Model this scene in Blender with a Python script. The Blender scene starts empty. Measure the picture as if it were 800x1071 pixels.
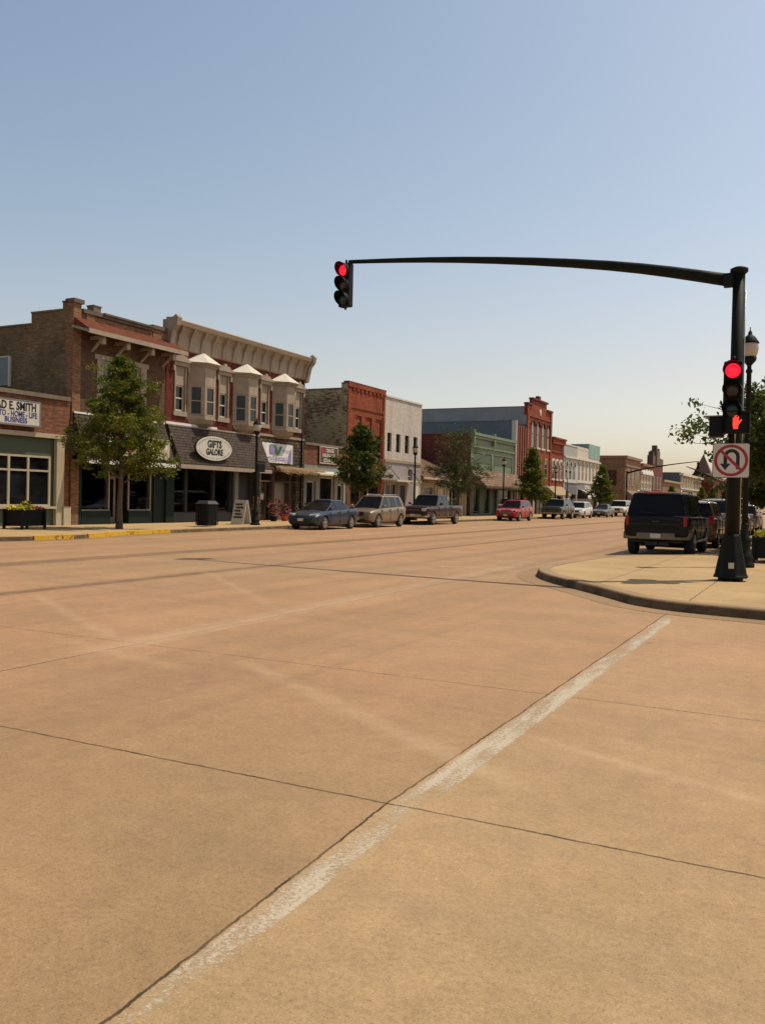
import bpy, bmesh, math, random
import numpy as np
from mathutils import Vector, Matrix, noise
random.seed(7)
C = bpy.context.scene.collection
PI = math.pi
R = math.radians

# ---------------------------------------------------------------- mesh builder
class M:
    def __init__(s): s.v = []; s.f = []; s.mi = []; s.sm = []
    def face(s, pts, mi=0, sm=False):
        b = len(s.v); s.v += [tuple(p) for p in pts]; s.f.append(tuple(range(b, b+len(pts)))); s.mi.append(mi); s.sm.append(sm)
    def box(s, x0, x1, y0, y1, z0, z1, mi=0):
        x0, x1 = min(x0, x1), max(x0, x1); y0, y1 = min(y0, y1), max(y0, y1); z0, z1 = min(z0, z1), max(z0, z1)
        b = len(s.v)
        s.v += [(x0,y0,z0),(x1,y0,z0),(x1,y1,z0),(x0,y1,z0),(x0,y0,z1),(x1,y0,z1),(x1,y1,z1),(x0,y1,z1)]
        for q in ((0,3,2,1),(4,5,6,7),(0,1,5,4),(1,2,6,5),(2,3,7,6),(3,0,4,7)):
            s.f.append(tuple(b+i for i in q)); s.mi.append(mi); s.sm.append(False)
        return s
    def hull8(s, p, mi=0):
        b = len(s.v); s.v += [tuple(q) for q in p]
        for q in ((0,3,2,1),(4,5,6,7),(0,1,5,4),(1,2,6,5),(2,3,7,6),(3,0,4,7)):
            s.f.append(tuple(b+i for i in q)); s.mi.append(mi); s.sm.append(False)
        return s
    def prism_y(s, prof, y0, y1, mi=0, sm=False):       # profile of (x,z), counter-clockwise
        n = len(prof); b = len(s.v)
        s.v += [(x, y0, z) for x, z in prof] + [(x, y1, z) for x, z in prof]
        s.f.append(tuple(b+i for i in range(n))); s.f.append(tuple(b+n+i for i in reversed(range(n)))); s.mi += [mi, mi]; s.sm += [False, False]
        for i in range(n):
            j = (i+1) % n; s.f.append((b+j, b+i, b+n+i, b+n+j)); s.mi.append(mi); s.sm.append(sm)
        return s
    def prism_z(s, poly, z0, z1, mi=0, sm=False):
        n = len(poly); b = len(s.v)
        s.v += [(x, y, z0) for x, y in poly] + [(x, y, z1) for x, y in poly]
        s.f.append(tuple(b+i for i in reversed(range(n)))); s.f.append(tuple(b+n+i for i in range(n))); s.mi += [mi, mi]; s.sm += [False, False]
        for i in range(n):
            j = (i+1) % n; s.f.append((b+i, b+j, b+n+j, b+n+i)); s.mi.append(mi); s.sm.append(sm)
        return s
    def prism_x(s, poly, x0, x1, mi=0, sm=False):       # poly of (y,z)
        n = len(poly); b = len(s.v)
        s.v += [(x0, y, z) for y, z in poly] + [(x1, y, z) for y, z in poly]
        s.f.append(tuple(b+i for i in reversed(range(n)))); s.f.append(tuple(b+n+i for i in range(n))); s.mi += [mi, mi]; s.sm += [False, False]
        for i in range(n):
            j = (i+1) % n; s.f.append((b+i, b+j, b+n+j, b+n+i)); s.mi.append(mi); s.sm.append(sm)
        return s
    def tube(s, pts, rad, n=8, mi=0, cap=True):
        pts = [Vector(p) for p in pts]
        if not hasattr(rad, '__len__'): rad = [rad]*len(pts)
        b = len(s.v); prev = None
        for i, p in enumerate(pts):
            t = (pts[min(i+1, len(pts)-1)] - pts[max(i-1, 0)])
            t = t.normalized() if t.length > 1e-9 else Vector((0,0,1))
            a = prev if prev is not None else (Vector((0,0,1)) if abs(t.z) < .9 else Vector((1,0,0)))
            u = (a - t*a.dot(t)).normalized(); prev = u; w = t.cross(u)
            for k in range(n):
                q = 2*PI*k/n; s.v.append(tuple(p + (u*math.cos(q)+w*math.sin(q))*rad[i]))
        for i in range(len(pts)-1):
            for k in range(n):
                k2 = (k+1) % n; s.f.append((b+i*n+k, b+i*n+k2, b+(i+1)*n+k2, b+(i+1)*n+k)); s.mi.append(mi); s.sm.append(True)
        if cap:
            s.f.append(tuple(b+k for k in reversed(range(n)))); s.mi.append(mi); s.sm.append(False)
            e = b+(len(pts)-1)*n; s.f.append(tuple(e+k for k in range(n))); s.mi.append(mi); s.sm.append(False)
        return s
    def lathe(s, prof, c=(0,0,0), n=16, axis='z', mi=0, sm=True):   # prof: (r, h)
        b = len(s.v)
        for r, h in prof:
            for k in range(n):
                q = 2*PI*k/n; a, d = r*math.cos(q), r*math.sin(q)
                if axis == 'z': s.v.append((c[0]+a, c[1]+d, c[2]+h))
                elif axis == 'y': s.v.append((c[0]+d, c[1]+h, c[2]+a))
                else: s.v.append((c[0]+h, c[1]+a, c[2]+d))
        for i in range(len(prof)-1):
            for k in range(n):
                k2 = (k+1) % n; s.f.append((b+i*n+k, b+i*n+k2, b+(i+1)*n+k2, b+(i+1)*n+k)); s.mi.append(mi); s.sm.append(sm)
        s.f.append(tuple(b+k for k in reversed(range(n)))); e = b+(len(prof)-1)*n; s.f.append(tuple(e+k for k in range(n)))
        s.mi += [mi, mi]; s.sm += [False, False]
        return s
    def ball(s, c, r, n=10, m=6, sc=(1,1,1), mi=0):
        b = len(s.v)
        for i in range(m+1):
            t = PI*i/m
            for k in range(n):
                q = 2*PI*k/n
                s.v.append((c[0]+r*sc[0]*math.sin(t)*math.cos(q), c[1]+r*sc[1]*math.sin(t)*math.sin(q), c[2]-r*sc[2]*math.cos(t)))
        for i in range(m):
            for k in range(n):
                k2 = (k+1) % n; s.f.append((b+i*n+k, b+i*n+k2, b+(i+1)*n+k2, b+(i+1)*n+k)); s.mi.append(mi); s.sm.append(True)
        return s
    def build(s, name, mats, parent=None, loc=None, bevel=0, label=None):
        me = bpy.data.meshes.new(name); me.from_pydata(s.v, [], s.f)
        if not isinstance(mats, (list, tuple)): mats = [mats]
        for m in mats: me.materials.append(m)
        me.polygons.foreach_set('material_index', s.mi); me.polygons.foreach_set('use_smooth', s.sm); me.update()
        bm = bmesh.new(); bm.from_mesh(me)
        bmesh.ops.recalc_face_normals(bm, faces=bm.faces)
        bm.to_mesh(me); bm.free()
        if bevel: me = baked(me, bevel=bevel)
        return link(name, me, parent, loc, label)

def link(name, me, parent=None, loc=None, label=None):
    o = bpy.data.objects.new(name, me); C.objects.link(o)
    if parent is not None: o.parent = parent
    if loc is not None: o.location = loc
    if label: o['label'] = label
    return o

def baked(me, bevel=0, subsurf=0, cutters=None, weld=False):
    o = bpy.data.objects.new('tmp', me); C.objects.link(o)
    if weld:
        m = o.modifiers.new('w', 'WELD'); m.merge_threshold = .0005
    if subsurf:
        m = o.modifiers.new('s', 'SUBSURF'); m.levels = subsurf; m.render_levels = subsurf
    tmps = []
    for c in (cutters or []):
        co = bpy.data.objects.new('cut', c); C.objects.link(co); tmps.append(co)
        m = o.modifiers.new('b', 'BOOLEAN'); m.operation = 'DIFFERENCE'; m.object = co; m.solver = 'EXACT'
    if bevel:
        m = o.modifiers.new('v', 'BEVEL'); m.width = bevel; m.segments = 2; m.limit_method = 'ANGLE'; m.angle_limit = R(40)
    dg = bpy.context.evaluated_depsgraph_get(); dg.update()
    r = bpy.data.meshes.new_from_object(o.evaluated_get(dg), preserve_all_data_layers=True, depsgraph=dg)
    bpy.data.objects.remove(o)
    for t in tmps: bpy.data.objects.remove(t)
    return r

def tag(o, label=None, cat=None, group=None, kind=None):
    if label: o['label'] = label
    if cat: o['category'] = cat
    if group: o['group'] = group
    if kind: o['kind'] = kind
    return o
def thing(name, loc, label, cat, group=None, rz=0):
    o = bpy.data.objects.new(name, None); C.objects.link(o); o.location = loc; o.rotation_euler = (0, 0, rz)
    o.empty_display_size = .2
    return tag(o, label, cat, group)
def kids(o): return [c for c in bpy.data.objects if c.parent == o]
def copy_tree(o, parent=None):
    c = o.copy(); C.objects.link(c)
    if parent is not None: c.parent = parent
    for ch in kids(o): copy_tree(ch, c)
    return c
def copy_to(src, loc, label, rz=None, sc=None):
    c = copy_tree(src); c.location = loc; c['label'] = label
    if rz is not None: c.rotation_euler = (0, 0, rz)
    if sc: c.scale = sc if hasattr(sc, '__len__') else (sc,)*3
    return c

def text_obj(s, size, mat, parent, y, z, x, name='lettering', ext=.006, wx=1.0, facing='x', align='CENTER', shear=0, bold=0):
    cu = bpy.data.curves.new('txt', 'FONT'); cu.body = s; cu.size = size; cu.align_x = align; cu.align_y = 'CENTER'; cu.extrude = ext
    cu.shear = shear; cu.offset = bold; cu.resolution_u = 3
    o = bpy.data.objects.new('txt', cu); C.objects.link(o)
    dg = bpy.context.evaluated_depsgraph_get(); dg.update()
    me = bpy.data.meshes.new_from_object(o.evaluated_get(dg)); bpy.data.objects.remove(o); bpy.data.curves.remove(cu)
    if facing == 'x': mt = Matrix(((0,0,1,x),(wx,0,0,y),(0,1,0,z),(0,0,0,1)))
    else: mt = Matrix(((wx,0,0,x),(0,0,-1,y),(0,1,0,z),(0,0,0,1)))     # faces -Y
    me.transform(mt); me.materials.clear(); me.materials.append(mat)
    return link(name, me, parent)

# ---------------------------------------------------------------- materials
class N:
    def __init__(s, name):
        s.m = bpy.data.materials.new(name); s.m.use_nodes = True; s.t = s.m.node_tree; s.n = s.t.nodes; s.l = s.t.links
        s.b = s.n['Principled BSDF']; s.out = s.n['Material Output']; s._c = None
    def co(s):
        if s._c is None: s._c = s.n.new('ShaderNodeTexCoord').outputs['Object']
        return s._c
    def gp(s):
        g = s.n.new('ShaderNodeNewGeometry'); return g.outputs['Position']
    def set(s, sock, v):
        if hasattr(v, 'is_output') or isinstance(v, bpy.types.NodeSocket): s.l.new(v, sock)
        else: sock.default_value = v
    def math(s, op, a, b=None, c=None, clamp=False):
        n = s.n.new('ShaderNodeMath'); n.operation = op; n.use_clamp = clamp; s.set(n.inputs[0], a)
        if b is not None: s.set(n.inputs[1], b)
        if c is not None: s.set(n.inputs[2], c)
        return n.outputs[0]
    def noise(s, scale, detail=3, rough=.55, vec=None, sx=None):
        n = s.n.new('ShaderNodeTexNoise'); n.inputs['Scale'].default_value = scale; n.inputs['Detail'].default_value = detail; n.inputs['Roughness'].default_value = rough
        v = vec if vec is not None else s.co()
        if sx:
            mp = s.n.new('ShaderNodeMapping'); s.l.new(v, mp.inputs[0]); mp.inputs['Scale'].default_value = sx; v = mp.outputs[0]
        s.l.new(v, n.inputs['Vector']); return n.outputs['Fac']
    def ramp(s, fac, stops, interp='LINEAR'):
        n = s.n.new('ShaderNodeValToRGB'); n.color_ramp.interpolation = interp; e = n.color_ramp.elements
        while len(e) < len(stops): e.new(.5)
        for i, (p, c) in enumerate(stops):
            e[i].position = p; e[i].color = (c, c, c, 1) if not hasattr(c, '__len__') else (*c, 1)[:4]
        s.set(n.inputs[0], fac); return n.outputs[0]
    def mix(s, f, a, b, mode='MIX'):
        n = s.n.new('ShaderNodeMix'); n.data_type = 'RGBA'; n.blend_type = mode
        s.set(n.inputs[0], f); s.set(n.inputs[6], (*a, 1) if isinstance(a, tuple) else a); s.set(n.inputs[7], (*b, 1) if isinstance(b, tuple) else b)
        return n.outputs[2]
    def bump(s, h, strength=.3, dist=.02):
        n = s.n.new('ShaderNodeBump'); n.inputs['Strength'].default_value = strength; n.inputs['Distance'].default_value = dist
        s.l.new(h, n.inputs['Height']); s.l.new(n.outputs[0], s.b.inputs['Normal'])
    def base(s, c): s.set(s.b.inputs['Base Color'], (*c, 1) if isinstance(c, tuple) else c)
    def p(s, **k):
        for a, v in k.items(): s.set(s.b.inputs[{'rough':'Roughness','metal':'Metallic','spec':'Specular IOR Level','coat':'Coat Weight','cr':'Coat Roughness','es':'Emission Strength','ec':'Emission Color','ior':'IOR'}[a]], v)

def sc3(c, k): return tuple(min(1, x*k) for x in c)
def simple(name, c, rough=.6, metal=0, var=.12, scale=2.5, bump=0, spec=.5, coat=0):
    n = N(name)
    f = n.noise(scale, 4, .6); f2 = n.noise(scale*9, 2, .5)
    f = n.math('ADD', n.math('MULTIPLY', f, .65), n.math('MULTIPLY', f2, .35))
    n.base(n.ramp(f, [(.3, sc3(c, 1-var)), (.7, sc3(c, 1+var))]))
    n.p(rough=rough, metal=metal, spec=spec, coat=coat)
    if bump: n.bump(f2, bump, .01)
    return n.m
def brick(name, c1, c2, mortar, wash=None, bw=.215, rh=.072, ms=.011, dirt=.35, dx=True, rough=.85, stain=None, cs_=1):
    n = N(name)
    sep = n.n.new('ShaderNodeSeparateXYZ'); n.l.new(n.co(), sep.inputs[0])
    cb = n.n.new('ShaderNodeCombineXYZ'); n.l.new(n.math('ADD', sep.outputs[0], sep.outputs[1]), cb.inputs[0]); n.l.new(sep.outputs[2], cb.inputs[1])
    b = n.n.new('ShaderNodeTexBrick'); n.l.new(cb.outputs[0], b.inputs['Vector'])
    b.inputs['Scale'].default_value = 1; b.inputs['Brick Width'].default_value = bw; b.inputs['Row Height'].default_value = rh
    b.inputs['Mortar Size'].default_value = ms; b.inputs['Mortar Smooth'].default_value = .3; b.inputs['Bias'].default_value = 0
    b.inputs['Color1'].default_value = (*c1, 1); b.inputs['Color2'].default_value = (*c2, 1); b.inputs['Mortar'].default_value = (*mortar, 1)
    col = b.outputs['Color']
    big = n.noise(.55, 5, .62); mid = n.noise(4, 4, .6)
    col = n.mix(1, col, n.ramp(big, [(.3, 1-dirt), (.7, 1+dirt*.35)]), 'MULTIPLY')
    col = n.mix(1, col, n.ramp(mid, [(.3, .82), (.7, 1.14)]), 'MULTIPLY')
    cs = n.noise(1, 4, .7, sx=(2.4, 2.4, 12)); col = n.mix(1, col, n.ramp(cs, [(.34, 1-.38*cs_), (.5, 1), (.66, 1+.3*cs_)]), 'MULTIPLY')
    st = n.noise(1, 4, .6, sx=(1.5, 1.5, .12))
    col = n.mix(n.ramp(st, [(.52, 0), (.75, .35)]), col, sc3(mortar, .45) if stain is None else stain)
    if wash is not None:
        w = n.noise(1, 5, .7, sx=(2.2, 2.2, 8)); w2 = n.noise(.35, 2, .5)
        f = n.ramp(n.math('ADD', n.math('MULTIPLY', w, .7), n.math('MULTIPLY', w2, .4)), [(.49, 0), (.56, .8)])
        col = n.mix(f, col, wash)
    n.base(col); n.p(rough=rough, spec=.25)
    n.bump(n.math('SUBTRACT', 1, b.outputs['Fac']), .35, .008)
    return n.m
def ribbed(name, c, period=.3, horiz=False, rough=.5, metal=0, dark=.6, rust=None):
    n = N(name)
    sep = n.n.new('ShaderNodeSeparateXYZ'); n.l.new(n.co(), sep.inputs[0])
    u = sep.outputs[2] if horiz else n.math('ADD', sep.outputs[0], sep.outputs[1])
    w = n.math('PINGPONG', u, period/2)
    g = n.ramp(n.math('DIVIDE', w, period/2), [(.0, dark), (.18, 1), (1, 1)])
    f = n.noise(.8, 4, .6)
    col = n.mix(1, n.ramp(f, [(.3, sc3(c, .85)), (.7, sc3(c, 1.12))]), g, 'MULTIPLY')
    if rust: col = n.mix(n.ramp(n.noise(3, 5, .7), [(.55, 0), (.7, .6)]), col, rust)
    n.base(col); n.p(rough=rough, metal=metal); n.bump(w, .6, .03)
    return n.m
def shingle(name, c1, c2, bw=.3, rh=.14):
    n = N(name)
    sep = n.n.new('ShaderNodeSeparateXYZ'); n.l.new(n.co(), sep.inputs[0])
    cb = n.n.new('ShaderNodeCombineXYZ'); n.l.new(sep.outputs[1], cb.inputs[0]); n.l.new(sep.outputs[2], cb.inputs[1])
    b = n.n.new('ShaderNodeTexBrick'); n.l.new(cb.outputs[0], b.inputs['Vector']); b.inputs['Scale'].default_value = 1
    b.inputs['Brick Width'].default_value = bw; b.inputs['Row Height'].default_value = rh; b.inputs['Mortar Size'].default_value = .012
    b.inputs['Color1'].default_value = (*c1, 1); b.inputs['Color2'].default_value = (*c2, 1); b.inputs['Mortar'].default_value = (*sc3(c1, .3), 1)
    col = n.mix(1, b.outputs['Color'], n.ramp(n.noise(6, 4, .7), [(.3, .7), (.7, 1.2)]), 'MULTIPLY')
    n.base(col); n.p(rough=.9, spec=.2); n.bump(n.math('SUBTRACT', 1, b.outputs['Fac']), .6, .02)
    return n.m
def glassy(name, c=(.012, .013, .015), rough=.04, spec=.6, blot=.6):
    n = N(name)
    f = n.noise(1.3, 2, .5)
    n.base(n.ramp(f, [(.35, sc3(c, 1-blot)), (.7, sc3(c, 1+blot))])); n.p(rough=rough, spec=spec, ior=1.5)
    n.bump(n.noise(.7, 2, .5), .06, .05)
    return n.m
def clearglass(name, tint=.55):
    n = N(name); n.n.remove(n.b)
    tr = n.n.new('ShaderNodeBsdfTransparent'); tr.inputs[0].default_value = (tint, tint, tint*.97, 1)
    gl = n.n.new('ShaderNodeBsdfGlossy'); gl.inputs['Roughness'].default_value = .02; gl.inputs[0].default_value = (.9, .9, .9, 1)
    fr = n.n.new('ShaderNodeFresnel'); fr.inputs[0].default_value = 1.5
    mx = n.n.new('ShaderNodeMixShader'); n.l.new(fr.outputs[0], mx.inputs[0]); n.l.new(tr.outputs[0], mx.inputs[1]); n.l.new(gl.outputs[0], mx.inputs[2])
    n.l.new(mx.outputs[0], n.out.inputs[0]); return n.m
def emit(name, c, st):
    n = N(name); n.base(sc3(c, .5)); n.p(ec=(*c, 1), es=st, rough=.3)
    return n.m
def carpaint(name, c, metal=.4, dust=.25, coat=.6):
    n = N(name)
    d = n.noise(1.7, 4, .6)
    n.base(n.mix(n.ramp(d, [(.4, 0), (.75, dust*.5)]), c, (.30, .25, .19)))
    n.p(metal=metal, coat=coat, cr=.08, spec=.5*coat); n.set(n.b.inputs['Roughness'], n.ramp(d, [(.3, .32), (.8, .5)]))
    return n.m
def worn_paint(name, c, lo=.44, hi=.6, scale=14, stretch=(1, 1, 1)):
    n = N(name)
    f = n.noise(scale, 6, .75, sx=stretch); g = n.noise(1.1, 3, .6)
    a = n.ramp(n.math('ADD', n.math('MULTIPLY', f, .62), n.math('MULTIPLY', g, .38)), [(lo, 0), (hi, 1)])
    n.base(n.mix(n.noise(40, 2), sc3(c, .8), c)); n.p(rough=.75, spec=.2)
    tr = n.n.new('ShaderNodeBsdfTransparent'); mx = n.n.new('ShaderNodeMixShader')
    n.l.new(a, mx.inputs[0]); n.l.new(tr.outputs[0], mx.inputs[1]); n.l.new(n.b.outputs[0], mx.inputs[2]); n.l.new(mx.outputs[0], n.out.inputs[0])
    return n.m

def leafmat(name, c, trans=.35):
    n = N(name)
    at = n.n.new('ShaderNodeAttribute'); at.attribute_name = 'leaf'; at.attribute_type = 'GEOMETRY'
    f = n.math('ADD', n.math('MULTIPLY', at.outputs['Fac'], .6), n.math('MULTIPLY', n.noise(1.6, 3, .6), .4))
    col = n.ramp(f, [(.15, sc3(c, .5)), (.5, c), (.85, (min(1, c[0]*2.3), c[1]*1.7, c[2]*1.1))])
    n.base(col); n.p(rough=.5, spec=.35)
    tl = n.n.new('ShaderNodeBsdfTranslucent'); n.l.new(n.mix(1, col, (1.25, 1.3, .55), 'MULTIPLY'), tl.inputs[0])
    mx = n.n.new('ShaderNodeMixShader'); mx.inputs[0].default_value = trans
    n.l.new(n.b.outputs[0], mx.inputs[1]); n.l.new(tl.outputs[0], mx.inputs[2]); n.l.new(mx.outputs[0], n.out.inputs[0])
    return n.m

MT = {}
MT['glass'] = glassy('dark_glass', spec=.35); MT['glass_blue'] = glassy('blue_glass', (.03, .045, .07), spec=.8)
MT['glass_brown'] = glassy('brown_glass', (.05, .04, .03))
MT['clear'] = clearglass('shop_glass', .97)
MT['cream'] = simple('cream_paint', (.47, .40, .28)); MT['beige'] = simple('beige_stone', (.34, .27, .195), .8, var=.2, bump=.3)
MT['stone'] = simple('grey_stone', (.19, .145, .10), .9, var=.3, scale=5, bump=.4)
MT['offwhite'] = simple('off_white_paint', (.60, .56, .48), var=.1)
MT['white'] = simple('white_paint', (.78, .76, .72), var=.06)
MT['green'] = simple('sage_green_paint', (.075, .10, .065), var=.12); MT['dkgreen'] = simple('dark_green_paint', (.010, .020, .016), .6, spec=.2)
MT['black'] = simple('black_paint', (.007, .007, .007), .55, spec=.2); MT['darkgrey'] = simple('dark_grey', (.04, .04, .042), .6)
MT['interior'] = simple('shop_interior', (.36, .28, .19), .9); MT['timber'] = simple('brown_timber', (.09, .05, .03), .8, var=.3)
MT['grey'] = simple('grey_paint', (.20, .20, .19)); MT['tar'] = simple('roof_tar', (.05, .05, .05), .9)
MT['tan'] = simple('tan_stucco', (.33, .25, .15), .9, var=.15, bump=.3)
MT['red'] = simple('red_paint', (.35, .03, .025)); MT['blue'] = simple('blue_ink', (.03, .04, .22)); MT['ink'] = simple('black_ink', (.01, .01, .01))
MT['wood'] = simple('orange_wood', (.25, .12, .05), .7, var=.25)
MT['steel'] = simple('bare_steel', (.45, .43, .40), .35, metal=.9)
MT['rubber'] = simple('tyre_rubber', (.02, .02, .02), .85)
MT['chrome'] = simple('dusty_chrome', (.50, .47, .42), .22, metal=.9)
MT['pole'] = simple('pole_green_black', (.009, .011, .009), .6, var=.35, scale=4, spec=.15)
# ---------------------------------------------------------------- ground, road, pavements
def road_material():
    n = N('tan_concrete_road')
    pos = n.co()
    big = n.noise(.09, 4, .6); mid = n.noise(.7, 5, .6); fine = n.noise(38, 4, .7); speck = n.noise(130, 2, .6)
    streak = n.noise(1, 4, .6, sx=(1.6, .05, 1))
    xst = n.noise(1, 4, .6, sx=(.05, 1.2, 1))
    col = n.ramp(big, [(.3, (.345, .232, .128)), (.5, (.372, .231, .125)), (.72, (.398, .232, .128))])
    col = n.mix(1, col, n.ramp(mid, [(.28, .87), (.72, 1.09)]), 'MULTIPLY')
    col = n.mix(1, col, n.ramp(fine, [(.3, .80), (.5, 1.0), (.72, 1.14)]), 'MULTIPLY')
    col = n.mix(1, col, n.ramp(speck, [(.28, .55), (.42, 1), (.60, 1.03), (.72, 1.4)]), 'MULTIPLY')
    pit = n.noise(58, 2, .5); col = n.mix(n.ramp(pit, [(.66, 0), (.72, .55)]), col, (.12, .075, .04)); col = n.mix(n.ramp(n.noise(75, 2, .5), [(.67, 0), (.73, .5)]), col, (.58, .42, .27))
    sep = n.n.new('ShaderNodeSeparateXYZ'); n.l.new(pos, sep.inputs[0]); X, Y = sep.outputs[0], sep.outputs[1]
    # traffic polish and grime along the main street (beyond the crossing) and across near the camera
    col = n.mix(n.math('MULTIPLY', n.ramp(streak, [(.45, 0), (.75, .6)]), n.math('LESS_THAN', X, -4.0)), col, (.24, .155, .095))
    col = n.mix(n.ramp(xst, [(.5, 0), (.8, .35)]), col, (.29, .205, .13))
    wob = n.math('MULTIPLY', n.math('SUBTRACT', n.noise(1.3, 5, .7), .5), .05)
    wobf = n.math('MULTIPLY', n.math('SUBTRACT', n.noise(14, 3, .7), .5), .022)
    wob = n.math('ADD', wob, wobf)
    Xw = n.math('ADD', X, wob); Yw = n.math('ADD', Y, wob)
    grime = n.noise(2.2, 3, .7)
    def line(c, pos_, w, s, lo=None, hi=None, lv=None):
        nonlocal col
        d = n.math('ABSOLUTE', n.math('SUBTRACT', c, pos_))
        mr = n.n.new('ShaderNodeMapRange'); mr.interpolation_type = 'SMOOTHSTEP'; n.l.new(d, mr.inputs[0])
        mr.inputs[1].default_value = w*.35; mr.inputs[2].default_value = w; mr.inputs[3].default_value = s; mr.inputs[4].default_value = 0
        f = n.math('MULTIPLY', mr.outputs[0], n.ramp(grime, [(.25, .45), (.6, 1)]))
        if lo is not None: f = n.math('MULTIPLY', f, n.math('GREATER_THAN', lv, lo))
        if hi is not None: f = n.math('MULTIPLY', f, n.math('LESS_THAN', lv, hi))
        return f
    def dark(f, c=(.035, .026, .018)):
        nonlocal col
        col = n.mix(f, col, c)
    dark(line(n.math('SUBTRACT', Xw, n.math('MULTIPLY', n.math('MAXIMUM', n.math('SUBTRACT', 4.1, Y), 0), .047)), -1.99, .0105, .9, hi=14, lv=Y), (.022, .015, .01)); dark(line(Xw, -6.42, .02, .8))
    dark(line(Xw, -11.2, .26, .62), (.10, .065, .04)); dark(line(Xw, -15.6, .55, .6), (.10, .065, .04)); dark(line(Xw, -6.6, .12, .35, lo=8, lv=Y), (.14, .09, .06)); dark(line(Xw, -19.6, .3, .3), (.14, .09, .06))
    dark(line(Yw, 4.07, .013, .9, lo=-6.5, lv=X)); dark(line(Yw, 7.05, .015, .6, lo=-11.2, lv=X)); dark(line(Yw, -.9, .012, .9))
    for yy in (21.4, 28.5, 35.5, 42.5, 50): dark(line(Yw, yy, .03, .3, hi=-6.4, lv=X))
    dark(line(Yw, 10.6, .02, .3, lo=-6.4, lv=X))
    def stroke(p0, p1, w, s, c):
        nonlocal col
        dx, dy = p1[0]-p0[0], p1[1]-p0[1]; L = math.hypot(dx, dy); dx /= L; dy /= L
        ux = n.math('SUBTRACT', X, p0[0]); uy = n.math('SUBTRACT', Y, p0[1])
        al = n.math('ADD', n.math('MULTIPLY', ux, dx), n.math('MULTIPLY', uy, dy))
        ac = n.math('ABSOLUTE', n.math('ADD', n.math('ADD', n.math('MULTIPLY', ux, -dy), n.math('MULTIPLY', uy, dx)), n.math('MULTIPLY', wob, 1.6)))
        mr = n.n.new('ShaderNodeMapRange'); mr.interpolation_type = 'SMOOTHSTEP'; n.l.new(ac, mr.inputs[0])
        mr.inputs[1].default_value = 0; mr.inputs[2].default_value = w; mr.inputs[3].default_value = s; mr.inputs[4].default_value = 0
        m2 = n.n.new('ShaderNodeMapRange'); m2.interpolation_type = 'SMOOTHSTEP'
        n.l.new(n.math('ABSOLUTE', n.math('SUBTRACT', al, L/2)), m2.inputs[0])
        m2.inputs[1].default_value = L*.38; m2.inputs[2].default_value = L*.5; m2.inputs[3].default_value = 1; m2.inputs[4].default_value = 0
        f = n.math('MULTIPLY', n.math('MULTIPLY', mr.outputs[0], m2.outputs[0]), n.ramp(mid, [(.3, .75), (.6, 1.3)]))
        col = n.mix(f, col, c)
    pale = (.47, .335, .21)
    for s in STROKES: stroke(s[0], s[1], s[2], s[3], s[4] if len(s) > 4 else pale)
    # little dark spots (gum, oil)
    v = n.n.new('ShaderNodeTexVoronoi'); v.inputs['Scale'].default_value = .9; n.l.new(pos, v.inputs['Vector'])
    vd = n.math('ADD', v.outputs['Distance'], n.math('MULTIPLY', n.math('SUBTRACT', fine, .5), .05))
    spot = n.math('MULTIPLY', n.math('LESS_THAN', vd, .034), n.math('GREATER_THAN', n.noise(.6, 2), .50))
    col = n.mix(n.math('MULTIPLY', spot, .6), col, (.10, .07, .05))
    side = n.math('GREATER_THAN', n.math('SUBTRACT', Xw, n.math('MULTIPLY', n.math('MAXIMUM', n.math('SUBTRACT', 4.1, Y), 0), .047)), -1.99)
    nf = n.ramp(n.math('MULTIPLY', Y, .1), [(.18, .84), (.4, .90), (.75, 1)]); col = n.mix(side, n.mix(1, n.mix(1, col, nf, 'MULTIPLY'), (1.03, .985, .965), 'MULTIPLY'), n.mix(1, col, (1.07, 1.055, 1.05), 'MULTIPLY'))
    cr = n.noise(1, 5, .72, sx=(.9, .9, 1)); col = n.mix(1, col, n.ramp(cr, [(.3, 1.0), (.7, 1.12)]), 'MULTIPLY')
    mot = n.noise(7, 5, .75); col = n.mix(1, col, n.ramp(mot, [(.3, .88), (.7, 1.10)]), 'MULTIPLY')
    yel = n.ramp(n.math('ADD', n.math('MULTIPLY', Y, .12), n.math('MULTIPLY', big, .5)), [(.45, 1), (1.3, 0)])
    col = n.mix(n.math('MULTIPLY', yel, .9), col, n.mix(1, col, (.97, 1.06, 1.02), 'MULTIPLY'))
    n.base(col); n.p(rough=.82, spec=.28)
    n.bump(n.math('ADD', n.math('MULTIPLY', fine, .6), n.math('MULTIPLY', speck, .4)), .10, .004)
    return n.m
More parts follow.
